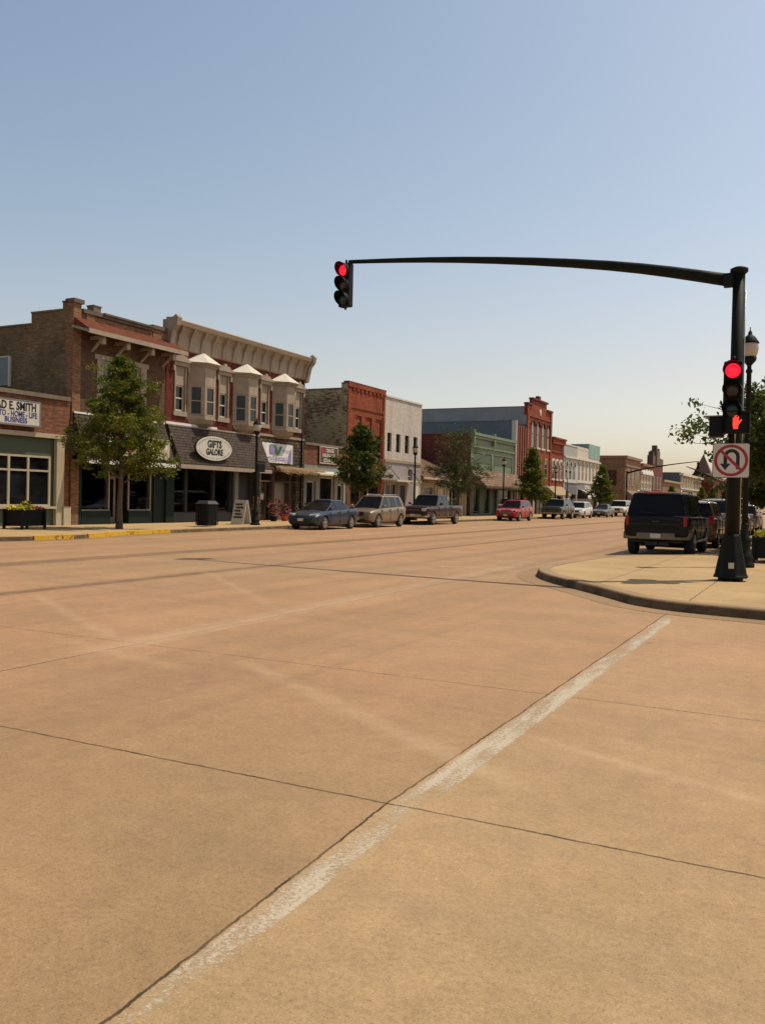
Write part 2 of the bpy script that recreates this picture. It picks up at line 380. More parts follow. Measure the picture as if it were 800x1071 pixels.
STROKES = [
 ((-1.25, 4.55), (-5.2, 7.0), .17, .34), ((-6.45, 5.5), (-6.75, 22), .38, .5), ((-5.0, 6.2), (-7.5, 6.85), .16, .22),
 ((-10.9, 9.6), (-6.6, 7.0), .16, .30), ((-11.5, 14.5), (-7.0, 10.5), .18, .22), ((-.2, 3.9), (.9, 4.3), .1, .12),
 ((.6, 4.75), (-1.9, 5.8), .1, .25), ((-2.6, 16.5), (-16, 17.4), .5, .2, (.25, .175, .11)),
 ((3, 5.6), (-6, 6.6), .12, .16, (.22, .15, .09)), ((2, 2.6), (-5, 3.6), .14, .14, (.24, .16, .10)), ((-3.0, 9.2), (-14, 11.5), .22, .2, (.24, .16, .10)), ((-2.3, 2.5), (-2.9, 13), .12, .1, (.25, .17, .11)), ((-5.4, 2.5), (-4.9, 16), .3, .12, (.25, .17, .11)),
 ((-9, 11.2), (-22, 13.5), .35, .3, (.25, .17, .11)), ((-13.5, 10), (-13.2, 60), .55, .4, (.25, .165, .105)),
 ((-9.0, 14), (-8.8, 80), .5, .35, (.26, .175, .11)), ((-18, 24), (-17.8, 100), .5, .3, (.44, .31, .19)),
]
MT['road'] = road_material()
def paving(name, c, kerbc=False):
    n = N(name)
    f = n.noise(.6, 5, .6); g = n.noise(30, 3, .7); sp = n.noise(120, 2)
    col = n.ramp(f, [(.3, sc3(c, .84)), (.7, sc3(c, 1.1))])
    col = n.mix(1, col, n.ramp(g, [(.3, .87), (.7, 1.1)]), 'MULTIPLY'); col = n.mix(1, col, n.ramp(sp, [(.3, .75), (.5, 1), (.75, 1.15)]), 'MULTIPLY')
    if kerbc is None: pass
    elif not kerbc:
        sep = n.n.new('ShaderNodeSeparateXYZ'); n.l.new(n.co(), sep.inputs[0]); wob = n.math('MULTIPLY', n.noise(3, 3), .02)
        for ax, per, off in ((0, 1.8, .35), (1, 1.8, .55)):
            u = n.math('ADD', n.math('ADD', sep.outputs[ax], 500+off), wob)
            j = n.math('LESS_THAN', n.math('PINGPONG', u, per/2), .011)
            col = n.mix(n.math('MULTIPLY', j, .7), col, (.07, .05, .035))
    else:
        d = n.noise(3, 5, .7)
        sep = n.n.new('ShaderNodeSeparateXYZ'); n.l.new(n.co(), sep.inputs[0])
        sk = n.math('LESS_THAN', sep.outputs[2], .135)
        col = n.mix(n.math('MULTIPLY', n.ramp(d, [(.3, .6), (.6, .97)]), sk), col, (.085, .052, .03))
    n.base(col); n.p(rough=.88, spec=.22); n.bump(g, .3, .006)
    return n.m
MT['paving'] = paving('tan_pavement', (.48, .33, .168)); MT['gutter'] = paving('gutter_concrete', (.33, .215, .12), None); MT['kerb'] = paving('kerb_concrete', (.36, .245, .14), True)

g = M(); g.face([(-3000,-3000,-.02),(3000,-3000,-.02),(3000,3000,-.02),(-3000,3000,-.02)])
tag(g.build('ground', simple('dry_grass', (.09, .10, .045), .9, scale=.2, var=.3)), 'flat grassy ground reaching the horizon behind the town', kind='structure')
g = M(); g.face([(-260,-40,0),(260,-40,0),(260,700,0),(-260,700,0)])
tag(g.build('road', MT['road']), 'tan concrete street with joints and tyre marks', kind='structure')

def arc(cx, cy, r, a0, a1, n=8): return [(cx+r*math.cos(R(a0+(a1-a0)*i/n)), cy+r*math.sin(R(a0+(a1-a0)*i/n))) for i in range(n+1)]
def smooth_poly(p, it=2):
    for _ in range(it):
        q = [p[0]]
        for a, b in zip(p[:-1], p[1:]):
            q += [(a[0]*.75+b[0]*.25, a[1]*.75+b[1]*.25), (a[0]*.25+b[0]*.75, a[1]*.25+b[1]*.75)]
        q.append(p[-1]); p = q
    return p
def offset(poly, d):      # closed polygon, ccw, positive d = inwards
    n = len(poly); out = []
    for i in range(n):
        a, b, c = Vector(poly[i-1]), Vector(poly[i]), Vector(poly[(i+1) % n])
        e1 = (b-a).normalized(); e2 = (c-b).normalized()
        n1 = Vector((-e1.y, e1.x)); n2 = Vector((-e2.y, e2.x)); m = n1+n2
        m = m/max(.3, m.length_squared)*2 if m.length > 1e-6 else n1
        out.append(tuple(b+m*d))
    return out
def block(poly, nm):
    area = sum(poly[i-1][0]*poly[i][1]-poly[i][0]*poly[i-1][1] for i in range(len(poly)))
    if area < 0: poly = poly[::-1]
    inn = offset(poly, .30)
    k = M(); n = len(poly); h = .15
    lo = offset(poly, .0); up = offset(poly, .035)
    for i in range(n):
        j = (i+1) % n
        k.face([(*lo[i], -.01), (*lo[j], -.01), (*up[j], h-.03), (*up[i], h-.03)])
        u2 = offset(poly, .07) if i == 0 else u2
        k.face([(*up[i], h-.03), (*up[j], h-.03), (*u2[j], h), (*u2[i], h)])
        k.face([(*u2[i], h), (*u2[j], h), (*inn[j], h), (*inn[i], h)])
    gt = M(); go = offset(poly, -.42)
    for i in range(n): j = (i+1) % n; gt.face([(*go[i], .004), (*go[j], .004), (*poly[j], .004), (*poly[i], .004)])
    tag(gt.build('gutter', MT['gutter']), 'darker concrete gutter strip beside the kerb', kind='structure')
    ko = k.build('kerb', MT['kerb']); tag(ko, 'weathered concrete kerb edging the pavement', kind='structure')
    s = M(); s.prism_z(inn, 0.02, h-.004); so = s.build('pavement', MT['paving']); tag(so, 'pale tan concrete pavement', kind='structure')
    return poly
near = [(120, 13.1)] + [(2, 13.1)] + smooth_poly([(1.0, 13.1), (-.7, 13.25), (-2.4, 13.6), (-3.4, 15.1), (-5.2, 17.3), (-5.75, 19.2), (-5.55, 21.5)], 3) + smooth_poly([(-5.4, 23.2), (-5.2, 25.0), (-3.3, 26.6), (-3.1, 29)], 2) + [(-3.1, 122), (-2, 124), (120, 124)]
block(near, 'near')
far = [(-160, 17.0), (-27, 17.0)] + smooth_poly([(-26, 17.0), (-23.2, 17.4), (-22.2, 19.5), (-22.3, 22.3), (-23.3, 25.5), (-23.4, 30)], 2) + [(-23.4, 122), (-25, 125), (-160, 125)]
block(far, 'far')
block([(-160, 142.5), (-25, 142.5), (-23.4, 144.5), (-23.4, 420), (-160, 420)], 'far2')
block([(120, 142.5), (-2, 142.5), (-3.1, 144.5), (-3.1, 420), (120, 420)], 'near2')
block([(-160, -4), (-26, -4), (-23.4, -6), (-23.4, -36), (-160, -36)], 'far3')

def sheet(nm, pts, mat, label, z=.004):
    m = M(); m.face([(x, y, z) for x, y in pts]); return tag(m.build(nm, mat), label, kind='structure')
def stop_paint():
    n = N('worn_white_line'); sep = n.n.new('ShaderNodeSeparateXYZ'); n.l.new(n.co(), sep.inputs[0])
    c = n.math('ABSOLUTE', n.math('DIVIDE', n.math('ADD', sep.outputs[0], 1.875), .095)); Y = sep.outputs[1]
    f = n.noise(46, 5, .75); g = n.noise(1, 3, .6, sx=(9, 1.6, 1)); h = n.noise(110, 2, .6)
    v = n.math('ADD', n.math('ADD', n.math('MULTIPLY', f, .5), n.math('MULTIPLY', g, .42)), n.math('MULTIPLY', h, .12))
    v = n.math('SUBTRACT', v, n.math('MULTIPLY', n.math('POWER', c, 4), .05))
    v = n.math('SUBTRACT', v, n.ramp(n.math('MULTIPLY', Y, .1), [(.20, .14), (.24, .03), (.30, .0), (.39, .07), (.42, .05), (.5, -.01), (.62, -.03), (.78, -.02), (.95, .05), (1, .02)]))
    a = n.ramp(v, [(.435, 0), (.54, 1)]); a = n.math('MULTIPLY', a, .80)
    n.base(n.mix(f, (.50, .42, .31), (.70, .61, .48))); n.p(rough=.75, spec=.2)
    tr = n.n.new('ShaderNodeBsdfTransparent'); mx = n.n.new('ShaderNodeMixShader')
    n.l.new(a, mx.inputs[0]); n.l.new(tr.outputs[0], mx.inputs[1]); n.l.new(n.b.outputs[0], mx.inputs[2]); n.l.new(mx.outputs[0], n.out.inputs[0]); return n.m
MT['wornwhite'] = stop_paint()
MT['wornwhite2'] = worn_paint('faint_white_line', (.66, .58, .46), .46, .64, 9)
MT['wornyellow'] = worn_paint('faint_yellow_line', (.50, .32, .10), .42, .62, 5)
sheet('stop_line', [(-1.875, 1.93), (-1.775, 1.93), (-1.785, 5.3), (-1.785, 12.66), (-1.972, 12.66), (-1.962, 4.2)], MT['wornwhite'], 'worn white stop line crossing the cross street', .0012)
sheet('crosswalk_line', [(-5.9, 18.9), (-5.9, 19.1), (-8.3, 19.3), (-8.3, 19.1)], MT['wornwhite2'], 'faint white crosswalk line left of the kerb corner')
sheet('crosswalk_line', [(-5.8, 21.6), (-5.8, 21.8), (-7.6, 22.0), (-7.6, 21.8)], MT['wornwhite2'], 'faint white crosswalk line left of the kerb corner')
for xx in (-15.95, -15.65):
    sheet('centre_line', [(xx, 24), (xx+.12, 24), (xx+.12, 124), (xx, 124)], MT['wornyellow'], 'faded yellow centre line')
sheet('parking_line', [(-5.35, 25), (-5.25, 25), (-5.25, 120), (-5.35, 120)], MT['wornwhite2'], 'faded white parking lane line')
# tar patch in the road where an old sign stood
def strip_along(path, w, z0, z1, nm, mat, label):   # kerb paint: thin skin on top and face
    m = M()
    for a, b in zip(path[:-1], path[1:]):
        m.face([(a[0]+.012, a[1], .01), (b[0]+.012, b[1], .01), (b[0]+.0, b[1], z1), (a[0]+.0, a[1], z1)])
        m.face([(a[0], a[1], z1), (b[0], b[1], z1), (b[0]-w, b[1], z1+.001), (a[0]-w, a[1], z1+.001)])
    return tag(m.build(nm, mat), label, kind='structure')
kp = smooth_poly([(-26, 17.0), (-23.2, 17.4), (-22.2, 19.5), (-22.3, 22.3), (-23.3, 25.5), (-23.4, 30)], 2)
kq = []
for a_, b_ in zip(kp[:-1], kp[1:]):
    for i_ in range(8): kq.append((a_[0]+(b_[0]-a_[0])*i_/8, a_[1]+(b_[1]-a_[1])*i_/8))
kp = kq; MT['kerbyellow'] = worn_paint('yellow_kerb_paint', (.66, .38, .04), .38, .48, 9)
strip_along([p for p in kp if 19.6 < p[1] < 21.3], .30, 0, .155, 'kerb_paint', MT['kerbyellow'], 'yellow painted kerb in front of the sapling')
strip_along([p for p in kp if 21.9 < p[1] < 27.4], .30, 0, .155, 'kerb_paint', MT['kerbyellow'], 'yellow painted kerb in front of the sapling')
# ---------------------------------------------------------------- buildings. x is measured from the facade plane, Y and Z are world values
FX = -28.9
class B:
    def __init__(s, name, label, cat, Y0, loc=None, group='buildings along the far side of the main street', fx=None):
        s.fx = FX if fx is None else fx; s.Y0 = Y0; s.root = thing(name, (s.fx, Y0, .15), label, cat, group); s.T = Matrix.Translation((0, -Y0, -.15))
    def add(s, m, name, mats, parent=None, bevel=0, label=None):
        o = m.build(name, mats, parent or s.root, bevel=bevel, label=label); o.data.transform(s.T); return o
    def text(s, t, size, mat, y, z, x, parent=None, name='lettering', **k):
        o = text_obj(t, size, mat, parent or s.root, y, z, x, name, **k); o.data.transform(s.T); return o
    def front(s, y0, y1, z0, z1, ops, mat, x=0, d=.22, name='wall'):
        m = M(); ys = sorted({y0, y1, *[v for o in ops for v in o[:2]]}); zs = sorted({z0, z1, *[v for o in ops for v in o[2:4]]})
        for a, b in zip(ys[:-1], ys[1:]):
            for c, e in zip(zs[:-1], zs[1:]):
                cy, cz = (a+b)/2, (c+e)/2
                if any(o[0] < cy < o[1] and o[2] < cz < o[3] for o in ops): continue
                m.face([(x, a, c), (x, b, c), (x, b, e), (x, a, e)])
        for o in ops:
            a, b, c, e = o[:4]
            m.face([(x, a, c), (x, a, e), (x-d, a, e), (x-d, a, c)]); m.face([(x, b, c), (x-d, b, c), (x-d, b, e), (x, b, e)])
            m.face([(x, a, e), (x, b, e), (x-d, b, e), (x-d, a, e)]); m.face([(x, a, c), (x-d, a, c), (x-d, b, c), (x, b, c)])
        return s.add(m, name, mat)
    def shell(s, y0, y1, z1, depth, mat, roofz=None, steps=None, name='side_wall', x0=-.3):
        """side walls, back wall and roof; steps = list of (x from, x to, top z)"""
        steps = steps or [(x0-.0, -depth, z1)]
        m = M()
        for yy in (y0+.02, y1-.02):
            for a, b, zz in steps:
                m.face([(a, yy, .1), (b, yy, .1), (b, yy, zz), (a, yy, zz)])
                m.face([(a, yy+(.25 if yy < (y0+y1)/2 else -.25), .1), (b, yy+(.25 if yy < (y0+y1)/2 else -.25), .1), (b, yy+(.25 if yy < (y0+y1)/2 else -.25), zz), (a, yy+(.25 if yy < (y0+y1)/2 else -.25), zz)])
                m.face([(a, yy, zz), (b, yy, zz), (b, yy+(.25 if yy < (y0+y1)/2 else -.25), zz), (a, yy+(.25 if yy < (y0+y1)/2 else -.25), zz)])
        zb = steps[-1][2]
        m.face([(-depth, y0+.02, .1), (-depth, y1-.02, .1), (-depth, y1-.02, zb), (-depth, y0+.02, zb)])
        o = s.add(m, name, mat)
        c = M()
        for a, b, zz in steps: c.box(b, a, y0-.03, y0+.31, zz, zz+.07)
        s.add(c, 'coping', MT['stone'])
        r = M(); rz = roofz if roofz else min(t[2] for t in steps)-.5
        r.face([(-.25, y0+.02, rz), (-.25, y1-.02, rz), (-depth, y1-.02, rz), (-depth, y0+.02, rz)]); s.add(r, 'roof', MT['tar'])
        return o
    def win(s, y0, y1, z0, z1, fr, gl, x=-.2, nv=0, nh=1, w=.06, sill=None, hood=None, name='window'):
        m = M(); t = .07
        m.box(x, x+t, y0, y0+w, z0, z1); m.box(x, x+t, y1-w, y1, z0, z1); m.box(x, x+t, y0+w, y1-w, z0, z0+w); m.box(x, x+t, y0+w, y1-w, z1-w, z1)
        for i in range(nv):
            c = y0+(y1-y0)*(i+1)/(nv+1); m.box(x+.003, x+t-.01, c-w*.4, c+w*.4, z0+w, z1-w)
        for i in range(nh):
            c = z0+(z1-z0)*(i+1)/(nh+1); m.box(x+.006, x+t-.004, y0+w, y1-w, c-w*.45, c+w*.45)
        o = s.add(m, name, fr)
        g = M(); g.box(x-.03, x+.02, y0+.01, y1-.01, z0+.01, z1-.01); s.add(g, 'pane', gl, o)
        if sill: g = M(); g.box(-.05, .09, y0-.1, y1+.1, z0-.16, z0-.005); s.add(g, 'sill', sill, o)
        if hood: g = M(); g.box(-.05, .1, y0-.12, y1+.12, z1+.005, z1+.22); g.box(-.05, .16, y0-.16, y1+.16, z1+.22, z1+.30); s.add(g, 'hood', hood, o)
        return o
    def room(s, y0, y1, z0, z1, d=3.2, mat=None, x=-.3):
        m = M(); m.face([(x, y0, z0), (x-d, y0, z0), (x-d, y0, z1), (x, y0, z1)]); m.face([(x, y1, z0), (x-d, y1, z0), (x-d, y1, z1), (x, y1, z1)])
        m.face([(x-d, y0, z0), (x-d, y1, z0), (x-d, y1, z1), (x-d, y0, z1)]); m.face([(x, y0, z0), (x, y1, z0), (x-d, y1, z0), (x-d, y0, z0)]); m.face([(x, y0, z1), (x, y1, z1), (x-d, y1, z1), (x-d, y0, z1)])
        return s.add(m, 'shop_interior', mat or MT['interior'])
    def shed(s, y0, y1, zt, zb, out, mat, trim=None, name='awning', side=None, t=.06):
        m = M(); m.prism_y([(0.0, zt), (0.0, zb), (out, zb), (out, zb+.10), (.12, zt)], y0, y1); o = s.add(m, name, mat)
        if trim:
            g = M(); g.box(out-.10, out+.03, y0-.01, y1+.01, zb-.17, zb+.03); g.box(-.01, .16, y0, y1, zt-.03, zt+.05); s.add(g, 'fascia', trim, o)
        return o

BR = {}
BR['brown'] = brick('brown_brick', (.10, .050, .027), (.14, .07, .036), (.14, .10, .065), dirt=.3)
BR['sidebrown'] = brick('soot_brown_side_brick', (.20, .125, .06), (.26, .165, .085), (.20, .14, .08), dirt=.5)
BR['orange'] = brick('orange_brick', (.23, .085, .035), (.31, .14, .06), (.25, .19, .13), dirt=.25)
BR['smith'] = brick('multi_red_brick', (.22, .07, .032), (.30, .12, .055), (.16, .10, .07), dirt=.3)
BR['red'] = brick('painted_red_brick', (.14, .026, .015), (.17, .034, .02), (.10, .022, .015), dirt=.25)
BR['bright'] = brick('bright_orange_red_brick', (.28, .060, .024), (.35, .085, .032), (.20, .06, .03), dirt=.3)
BR['wash'] = brick('whitewashed_side_brick', (.16, .10, .045), (.21, .135, .06), (.15, .10, .05), wash=(.50, .41, .26), dirt=.3, bw=.4, rh=.14)
BR['white'] = brick('white_painted_brick', (.62, .555, .48), (.66, .595, .51), (.40, .35, .30), dirt=.12, cs_=.2)
BR['maroon'] = brick('dark_maroon_side_brick', (.17, .045, .032), (.21, .06, .04), (.12, .04, .03), dirt=.3)
BR['brownfar'] = brick('tan_brown_brick', (.26, .14, .075), (.32, .18, .10), (.24, .16, .1), dirt=.25)
BR['stone'] = brick('rough_fieldstone', (.10, .065, .04), (.20, .14, .09), (.05, .035, .025), bw=.42, rh=.2, ms=.03, dirt=.4)
MT['shingle'] = shingle('grey_shingles', (.07, .052, .042), (.10, .076, .06)); MT['clay'] = shingle('red_clay_tiles', (.15, .045, .025), (.20, .065, .033), .22, .12)
MT['shake'] = shingle('weathered_cedar_shakes', (.17, .10, .07), (.30, .21, .15), .24, .2); MT['roofbrown'] = shingle('brown_roof_shingles', (.17, .09, .06), (.20, .11, .075))
MT['thatch'] = simple('straw_thatch', (.30, .19, .10), .95, var=.5, scale=9, bump=.8)
MT['flagred'] = simple('faded_flag_red', (.30, .03, .03)); MT['flagblue'] = simple('flag_blue', (.03, .04, .14))
MT['bluegrey'] = ribbed('blue_grey_metal', (.13, .16, .19), .25); MT['lightgrey'] = ribbed('light_grey_metal', (.30, .31, .31), .3)

# --- 1 insurance office at the left edge
b = B('insurance_office', 'low red brick insurance office with sage green panels and cream window frames, at left edge', 'building', 18.6)
ops = [(20.6, 26.35, .9, 3.05)]
b.front(18.6, 27.25, .1, 5.45, [(20.2, 26.9, .1, 3.85)], BR['smith'], d=.12)
b.shell(18.6, 27.25, 5.45, 16, BR['smith'], steps=[(0, -16, 5.3)])
m = M(); m.box(-.3, .10, 18.6, 27.22, 5.45, 5.62); b.add(m, 'coping', MT['stone'])
b.front(20.2, 26.9, .1, 3.85, [(20.4, 26.35, .95, 3.03)], MT['green'], x=-.1, d=.15, name='panel_wall')
m = M(); m.box(-.02, .14, 20.15, 26.95, 3.80, 3.98); m.box(-.09, .09, 26.5, 26.9, .1, 3.8); m.box(-.08, .12, 20.2, 26.5, .85, .95); b.add(m, 'trim', MT['cream'])
m = M(); m.box(-.1, .16, 26.85, 27.24, .1, .95); b.add(m, 'stone_base', MT['cream'])
ys = [20.4, 21.35, 22.3, 23.25, 24.2, 25.15, 25.95+.3]
m = M()
for y in ys: m.box(-.17, -.05, y-.05, y+.05, .97, 3.02)
for z in (.99, 2.42, 3.0): m.box(-.165, -.055, 20.4, 26.3, z-.04, z+.04)
wo = b.add(m, 'window_frame', MT['cream'])
for y0, y1 in zip(ys[:-1], ys[1:]):
    m = M(); m.box(-.13, -.11, y0+.04, y1-.04, .99, 3.0); b.add(m, 'pane', MT['glass'], wo)
sg = B('office_sign', 'white box sign lettered CHAD E. SMITH on the low red brick office', 'sign', 22, group=None)
m = M(); m.box(.02, .30, 21.2, 25.38, 4.22, 5.17); sg.add(m, 'sign_box', MT['offwhite'], bevel=.02)
m = M(); m.box(.03, .315, 21.16, 25.42, 4.17, 4.22); m.box(.03, .315, 21.16, 25.42, 5.17, 5.21); m.box(.03, .315, 25.38, 25.42, 4.22, 5.17); sg.add(m, 'sign_frame', MT['grey'])
sg.text('CHAD E. SMITH', .45, MT['ink'], 25.2, 4.93, .302, wx=.78, bold=.012, align='RIGHT')
sg.text('AUTO - HOME - LIFE', .31, MT['blue'], 25.24, 4.62, .302, wx=.77, bold=.006, align='RIGHT')
sg.text('BUSINESS', .29, MT['blue'], 24.75, 4.38, .302, wx=.9, bold=.006, align='RIGHT')

# --- 2 brown brick corner-pier building with a clay tiled canopy
b = B('brick_store', 'tall brown brick store with a red tiled canopy on brackets, behind the leafy sapling', 'building', 27.3)
b.front(27.3, 33.25, 3.9, 9.0, [(28.75, 31.9, 5.2, 7.5)], BR['brown'])
b.shell(27.3, 33.25, 9, 18, BR['sidebrown'], steps=[(-.3, -.6, 9.75), (-.6, -2.5, 9.42), (-2.5, -9, 8.93), (-9, -18, 8.5)], roofz=8.3)
m = M(); m.box(-.35, .06, 27.3, 27.75, .1, 9.72); m.box(-.3, .05, 28.05, 28.55, 8.9, 9.4); m.box(-.3, -.002, 27.75, 33.2, 8.8, 9.35); m.box(-.35, .04, 32.3, 33.2, 8.9, 9.5); b.add(m, 'pier', BR['orange'])
m = M(); m.box(-.4, .14, 27.27, 27.85, 9.72, 9.9); m.box(-.36, .10, 27.85, 29.0, 9.38, 9.55); m.box(-.36, .12, 29.0, 32.2, 9.36, 9.5); m.box(-.36, .2, 29.0, 32.2, 9.5, 9.58); m.box(-.4, .12, 32.2, 33.22, 9.5, 9.68); b.add(m, 'cornice', simple('dark_cornice_stone', (.13, .10, .07), .9, var=.3))
m = M(); m.box(-.9, -.5, 29.0, 29.45, 9.0, 9.95); m.box(-.93, -.47, 28.97, 29.48, 9.95, 10.0); b.add(m, 'chimney', MT['stone'])
m = M(); m.prism_y([(0, 8.72), (.95, 8.44), (.95, 8.56), (0.02, 9.12)], 27.35, 33.7); cn = b.add(m, 'canopy', MT['clay'])
m = M(); m.box(.93, 1.0, 27.3, 33.75, 8.36, 8.55); m.hull8([(0, 27.29, 8.66), (.97, 27.29, 8.38), (.97, 27.37, 8.38), (0, 27.37, 8.66), (0, 27.29, 8.76), (.97, 27.29, 8.5), (.97, 27.37, 8.5), (0, 27.37, 8.76)]); b.add(m, 'fascia', MT['beige'], cn)
for y in (28.3, 29.8, 31.4, 32.9):
    m = M(); m.box(.02, .85, y, y+.1, 8.28, 8.42); m.hull8([(.0, y, 7.75), (.1, y, 7.75), (.1, y+.1, 7.75), (0, y+.1, 7.75), (.62, y, 8.27), (.76, y, 8.27), (.76, y+.1, 8.27), (.62, y+.1, 8.27)]); m.box(.62, .82, y-.06, y+.16, 8.05, 8.3)
    b.add(m, 'bracket', MT['beige'])
m = M(); m.box(-.2, .04, 28.75, 29.12, 5.2, 7.5); m.box(-.2, .04, 31.53, 31.9, 5.2, 7.5); m.box(-.2, .05, 28.6, 32.05, 7.5, 7.72); m.box(-.2, .10, 28.6, 32.05, 5.05, 5.2); b.add(m, 'surround', MT['beige'])
for a, c in ((29.12, 29.75), (29.75, 30.9), (30.9, 31.53)): b.win(a, c, 5.2, 7.5, MT['offwhite'], MT['glass_blue'], nh=1)
o = b.shed(27.35, 33.1, 5.0, 3.0, .85, MT['shingle'], MT['white'])
m = M(); m.box(.1, .95, 27.35, 27.39, 3.0, 3.4); m.hull8([(.86, 28.6, 3.2), (.92, 28.6, 3.2), (.92, 32.6, 3.2), (.86, 32.6, 3.2), (.86, 28.6, 4.15), (.92, 28.6, 4.15), (.92, 32.6, 4.15), (.86, 32.6, 4.15)]); b.add(m, 'sign_board', MT['cream'])
for i in range(13):
    y = 28.8+i*.29; z = 3.72+.22*math.sin(i*1.3)
    m = M(); m.ball((.925, y, z), .14, sc=(.12, 1, 1.25)); b.add(m, 'painted_flower', MT['red'] if i % 3 else MT['offwhite'])
b.front(27.3, 33.25, .1, 3.9, [(27.95, 32.55, .1, 2.95)], MT['dkgreen'], x=.03, d=.35)
b.room(27.4, 33.1, .12, 3.2, 3)
for q_ in ((28.0, 29.75), (30.9, 32.5)): m = M(); m.box(-.22, 0, *q_, .1, .75); b.add(m, 'stall_riser', MT['dkgreen'])
for a, c in ((28.0, 29.75), (30.95, 32.5)):
    b.win(a, c, .75, 2.95, MT['beige'], MT['clear'], x=-.16, nv=0, nh=0)
m = M(); m.box(-.9, -.8, 29.85, 30.85, .15, 2.35); m.box(-.78, -.72, 30.0, 30.05, 1.0, 1.4); d = b.add(m, 'door', MT['beige']); m = M(); m.box(-.79, -.77, 30.02, 30.68, .45, 2.2); b.add(m, 'pane', MT['glass'], d)
m = M(); m.box(-.5, -.48, 28.1, 28.55, 2.2, 2.9); b.add(m, 'poster', MT['cream'])
m = M(); m.face([(-.45, 31.05, 2.9), (-.45, 32.45, 2.9), (-.45, 32.45, 2.6), (-.45, 31.05, 2.5)]); m.face([(-.5, 32.2, .8), (-.5, 32.5, .8), (-.5, 32.5, 2.9), (-.5, 32.2, 2.9)]); b.add(m, 'curtain', MT['cream'])
m = M(); m.box(-4.6, -4.5, 27.26, 27.3, 6.3, 7.55); m.box(-4.5, -3.75, 27.24, 27.29, 6.3, 7.55); sw = b.add(m, 'side_window', MT['glass_blue']); m = M(); m.box(-3.8, -3.7, 27.2, 27.3, 6.25, 7.6); m.box(-4.7, -3.8, 27.2, 27.3, 7.55, 7.62); b.add(m, 'frame', MT['offwhite'], sw)
def flag(b, y0, y1, z0, z1, x, name='flag'):
    m = M(); n = 9
    for i in range(n):
        za, zb = z0+(z1-z0)*i/n, z0+(z1-z0)*(i+1)/n
        m.face([(x, y0, za), (x, y1, za-.03), (x, y1, zb-.03), (x, y0, zb)], i % 2)
    m.face([(x+.01, y0, z0+(z1-z0)*.45), (x+.01, y0+(y1-y0)*.42, z0+(z1-z0)*.45-.01), (x+.01, y0+(y1-y0)*.42, z1-.01), (x+.01, y0, z1)], 2)
    b.add(m, name, [MT['flagred'], MT['cream'], MT['flagblue']])
flag(b, 31.1, 32.25, 1.65, 2.45, -.3)
m = M()
for i in range(9): m.box(-.55-.02*i, -.4-.02*i, 28.1+.18*i, 28.22+.18*i, .78, .95+.12*((i*7) % 5))
b.add(m, 'display_goods', MT['grey'])

# --- 3 gift shop building: red brick, big bracketed cornice, three bay windows
b = B('bay_window_building', 'two storey dark red brick building with three beige bay windows and a deep bracketed cornice', 'building', 33.3)
W3 = [(33.95, 34.72), (37.48, 38.25), (41.35, 42.1), (45.0, 45.65)]
b.front(33.3, 46.1, 3.6, 9.2, [(a, c, 5.75, 8.0) for a, c in W3], BR['red'])
b.shell(33.3, 46.1, 9.6, 22, BR['sidebrown'], steps=[(-.3, -22, 9.2)])
cor = M(); cor.prism_y([(0, 8.8), (.12, 8.85), (.16, 9.15), (.2, 9.6), (.36, 9.85), (.56, 9.92), (.62, 10.12), (.56, 10.18), (-.3, 10.18), (-.3, 8.8)], 33.35, 46.15)
co = b.add(cor, 'cornice', MT['beige'])
for i in range(14):
    y = 33.9+i*.905
    m = M(); m.prism_y([(.1, 8.86), (.17, 8.86), (.22, 9.1), (.30, 9.45), (.48, 9.70), (.54, 9.9), (.1, 9.9)], y, y+.10); b.add(m, 'bracket', MT['beige'], co)
for y in (33.25, 45.95):
    m = M(); m.prism_y([(.0, 8.65), (.20, 8.7), (.30, 9.15), (.42, 9.6), (.66, 9.85), (.74, 10.2), (.6, 10.36), (.4, 10.24), (0, 10.26)], y, y+.30); b.add(m, 'end_bracket', MT['beige'], co)
for a, c in W3:
    m = M(); m.box(-.05, .09, a-.12, c+.12, 5.5, 5.74); b.add(m, 'sill', MT['beige'])
    m = M(); m.box(-.17, -.02, a, c, 7.05, 8.0); b.add(m, 'infill_panel', MT['beige'])
    m = M(); m.box(-.1, .07, a-.06, a+.02, 5.75, 8.0); m.box(-.1, .07, c-.02, c+.06, 5.75, 8.0); b.add(m, 'jamb', MT['beige'])
    b.win(a, c, 5.76, 7.05, MT['offwhite'], MT['glass'], x=-.15, nh=1, w=.07)
    m = M(); m.box(0, .16, a-.2, c+.2, 8.0, 8.2); m.box(0, .24, a-.28, c+.28, 8.2, 8.32); m.prism_x([(a-.15, 8.32), (c+.15, 8.32), (c-.05, 8.5), ((a+c)/2+.14, 8.5), ((a+c)/2+.08, 8.62), ((a+c)/2-.08, 8.62), ((a+c)/2-.14, 8.5), (a+.05, 8.5)], 0, .17)
    m.box(0, .15, a-.24, a-.1, 7.72, 8.0); m.box(0, .15, c+.1, c+.24, 7.72, 8.0); b.add(m, 'hood', MT['beige'])
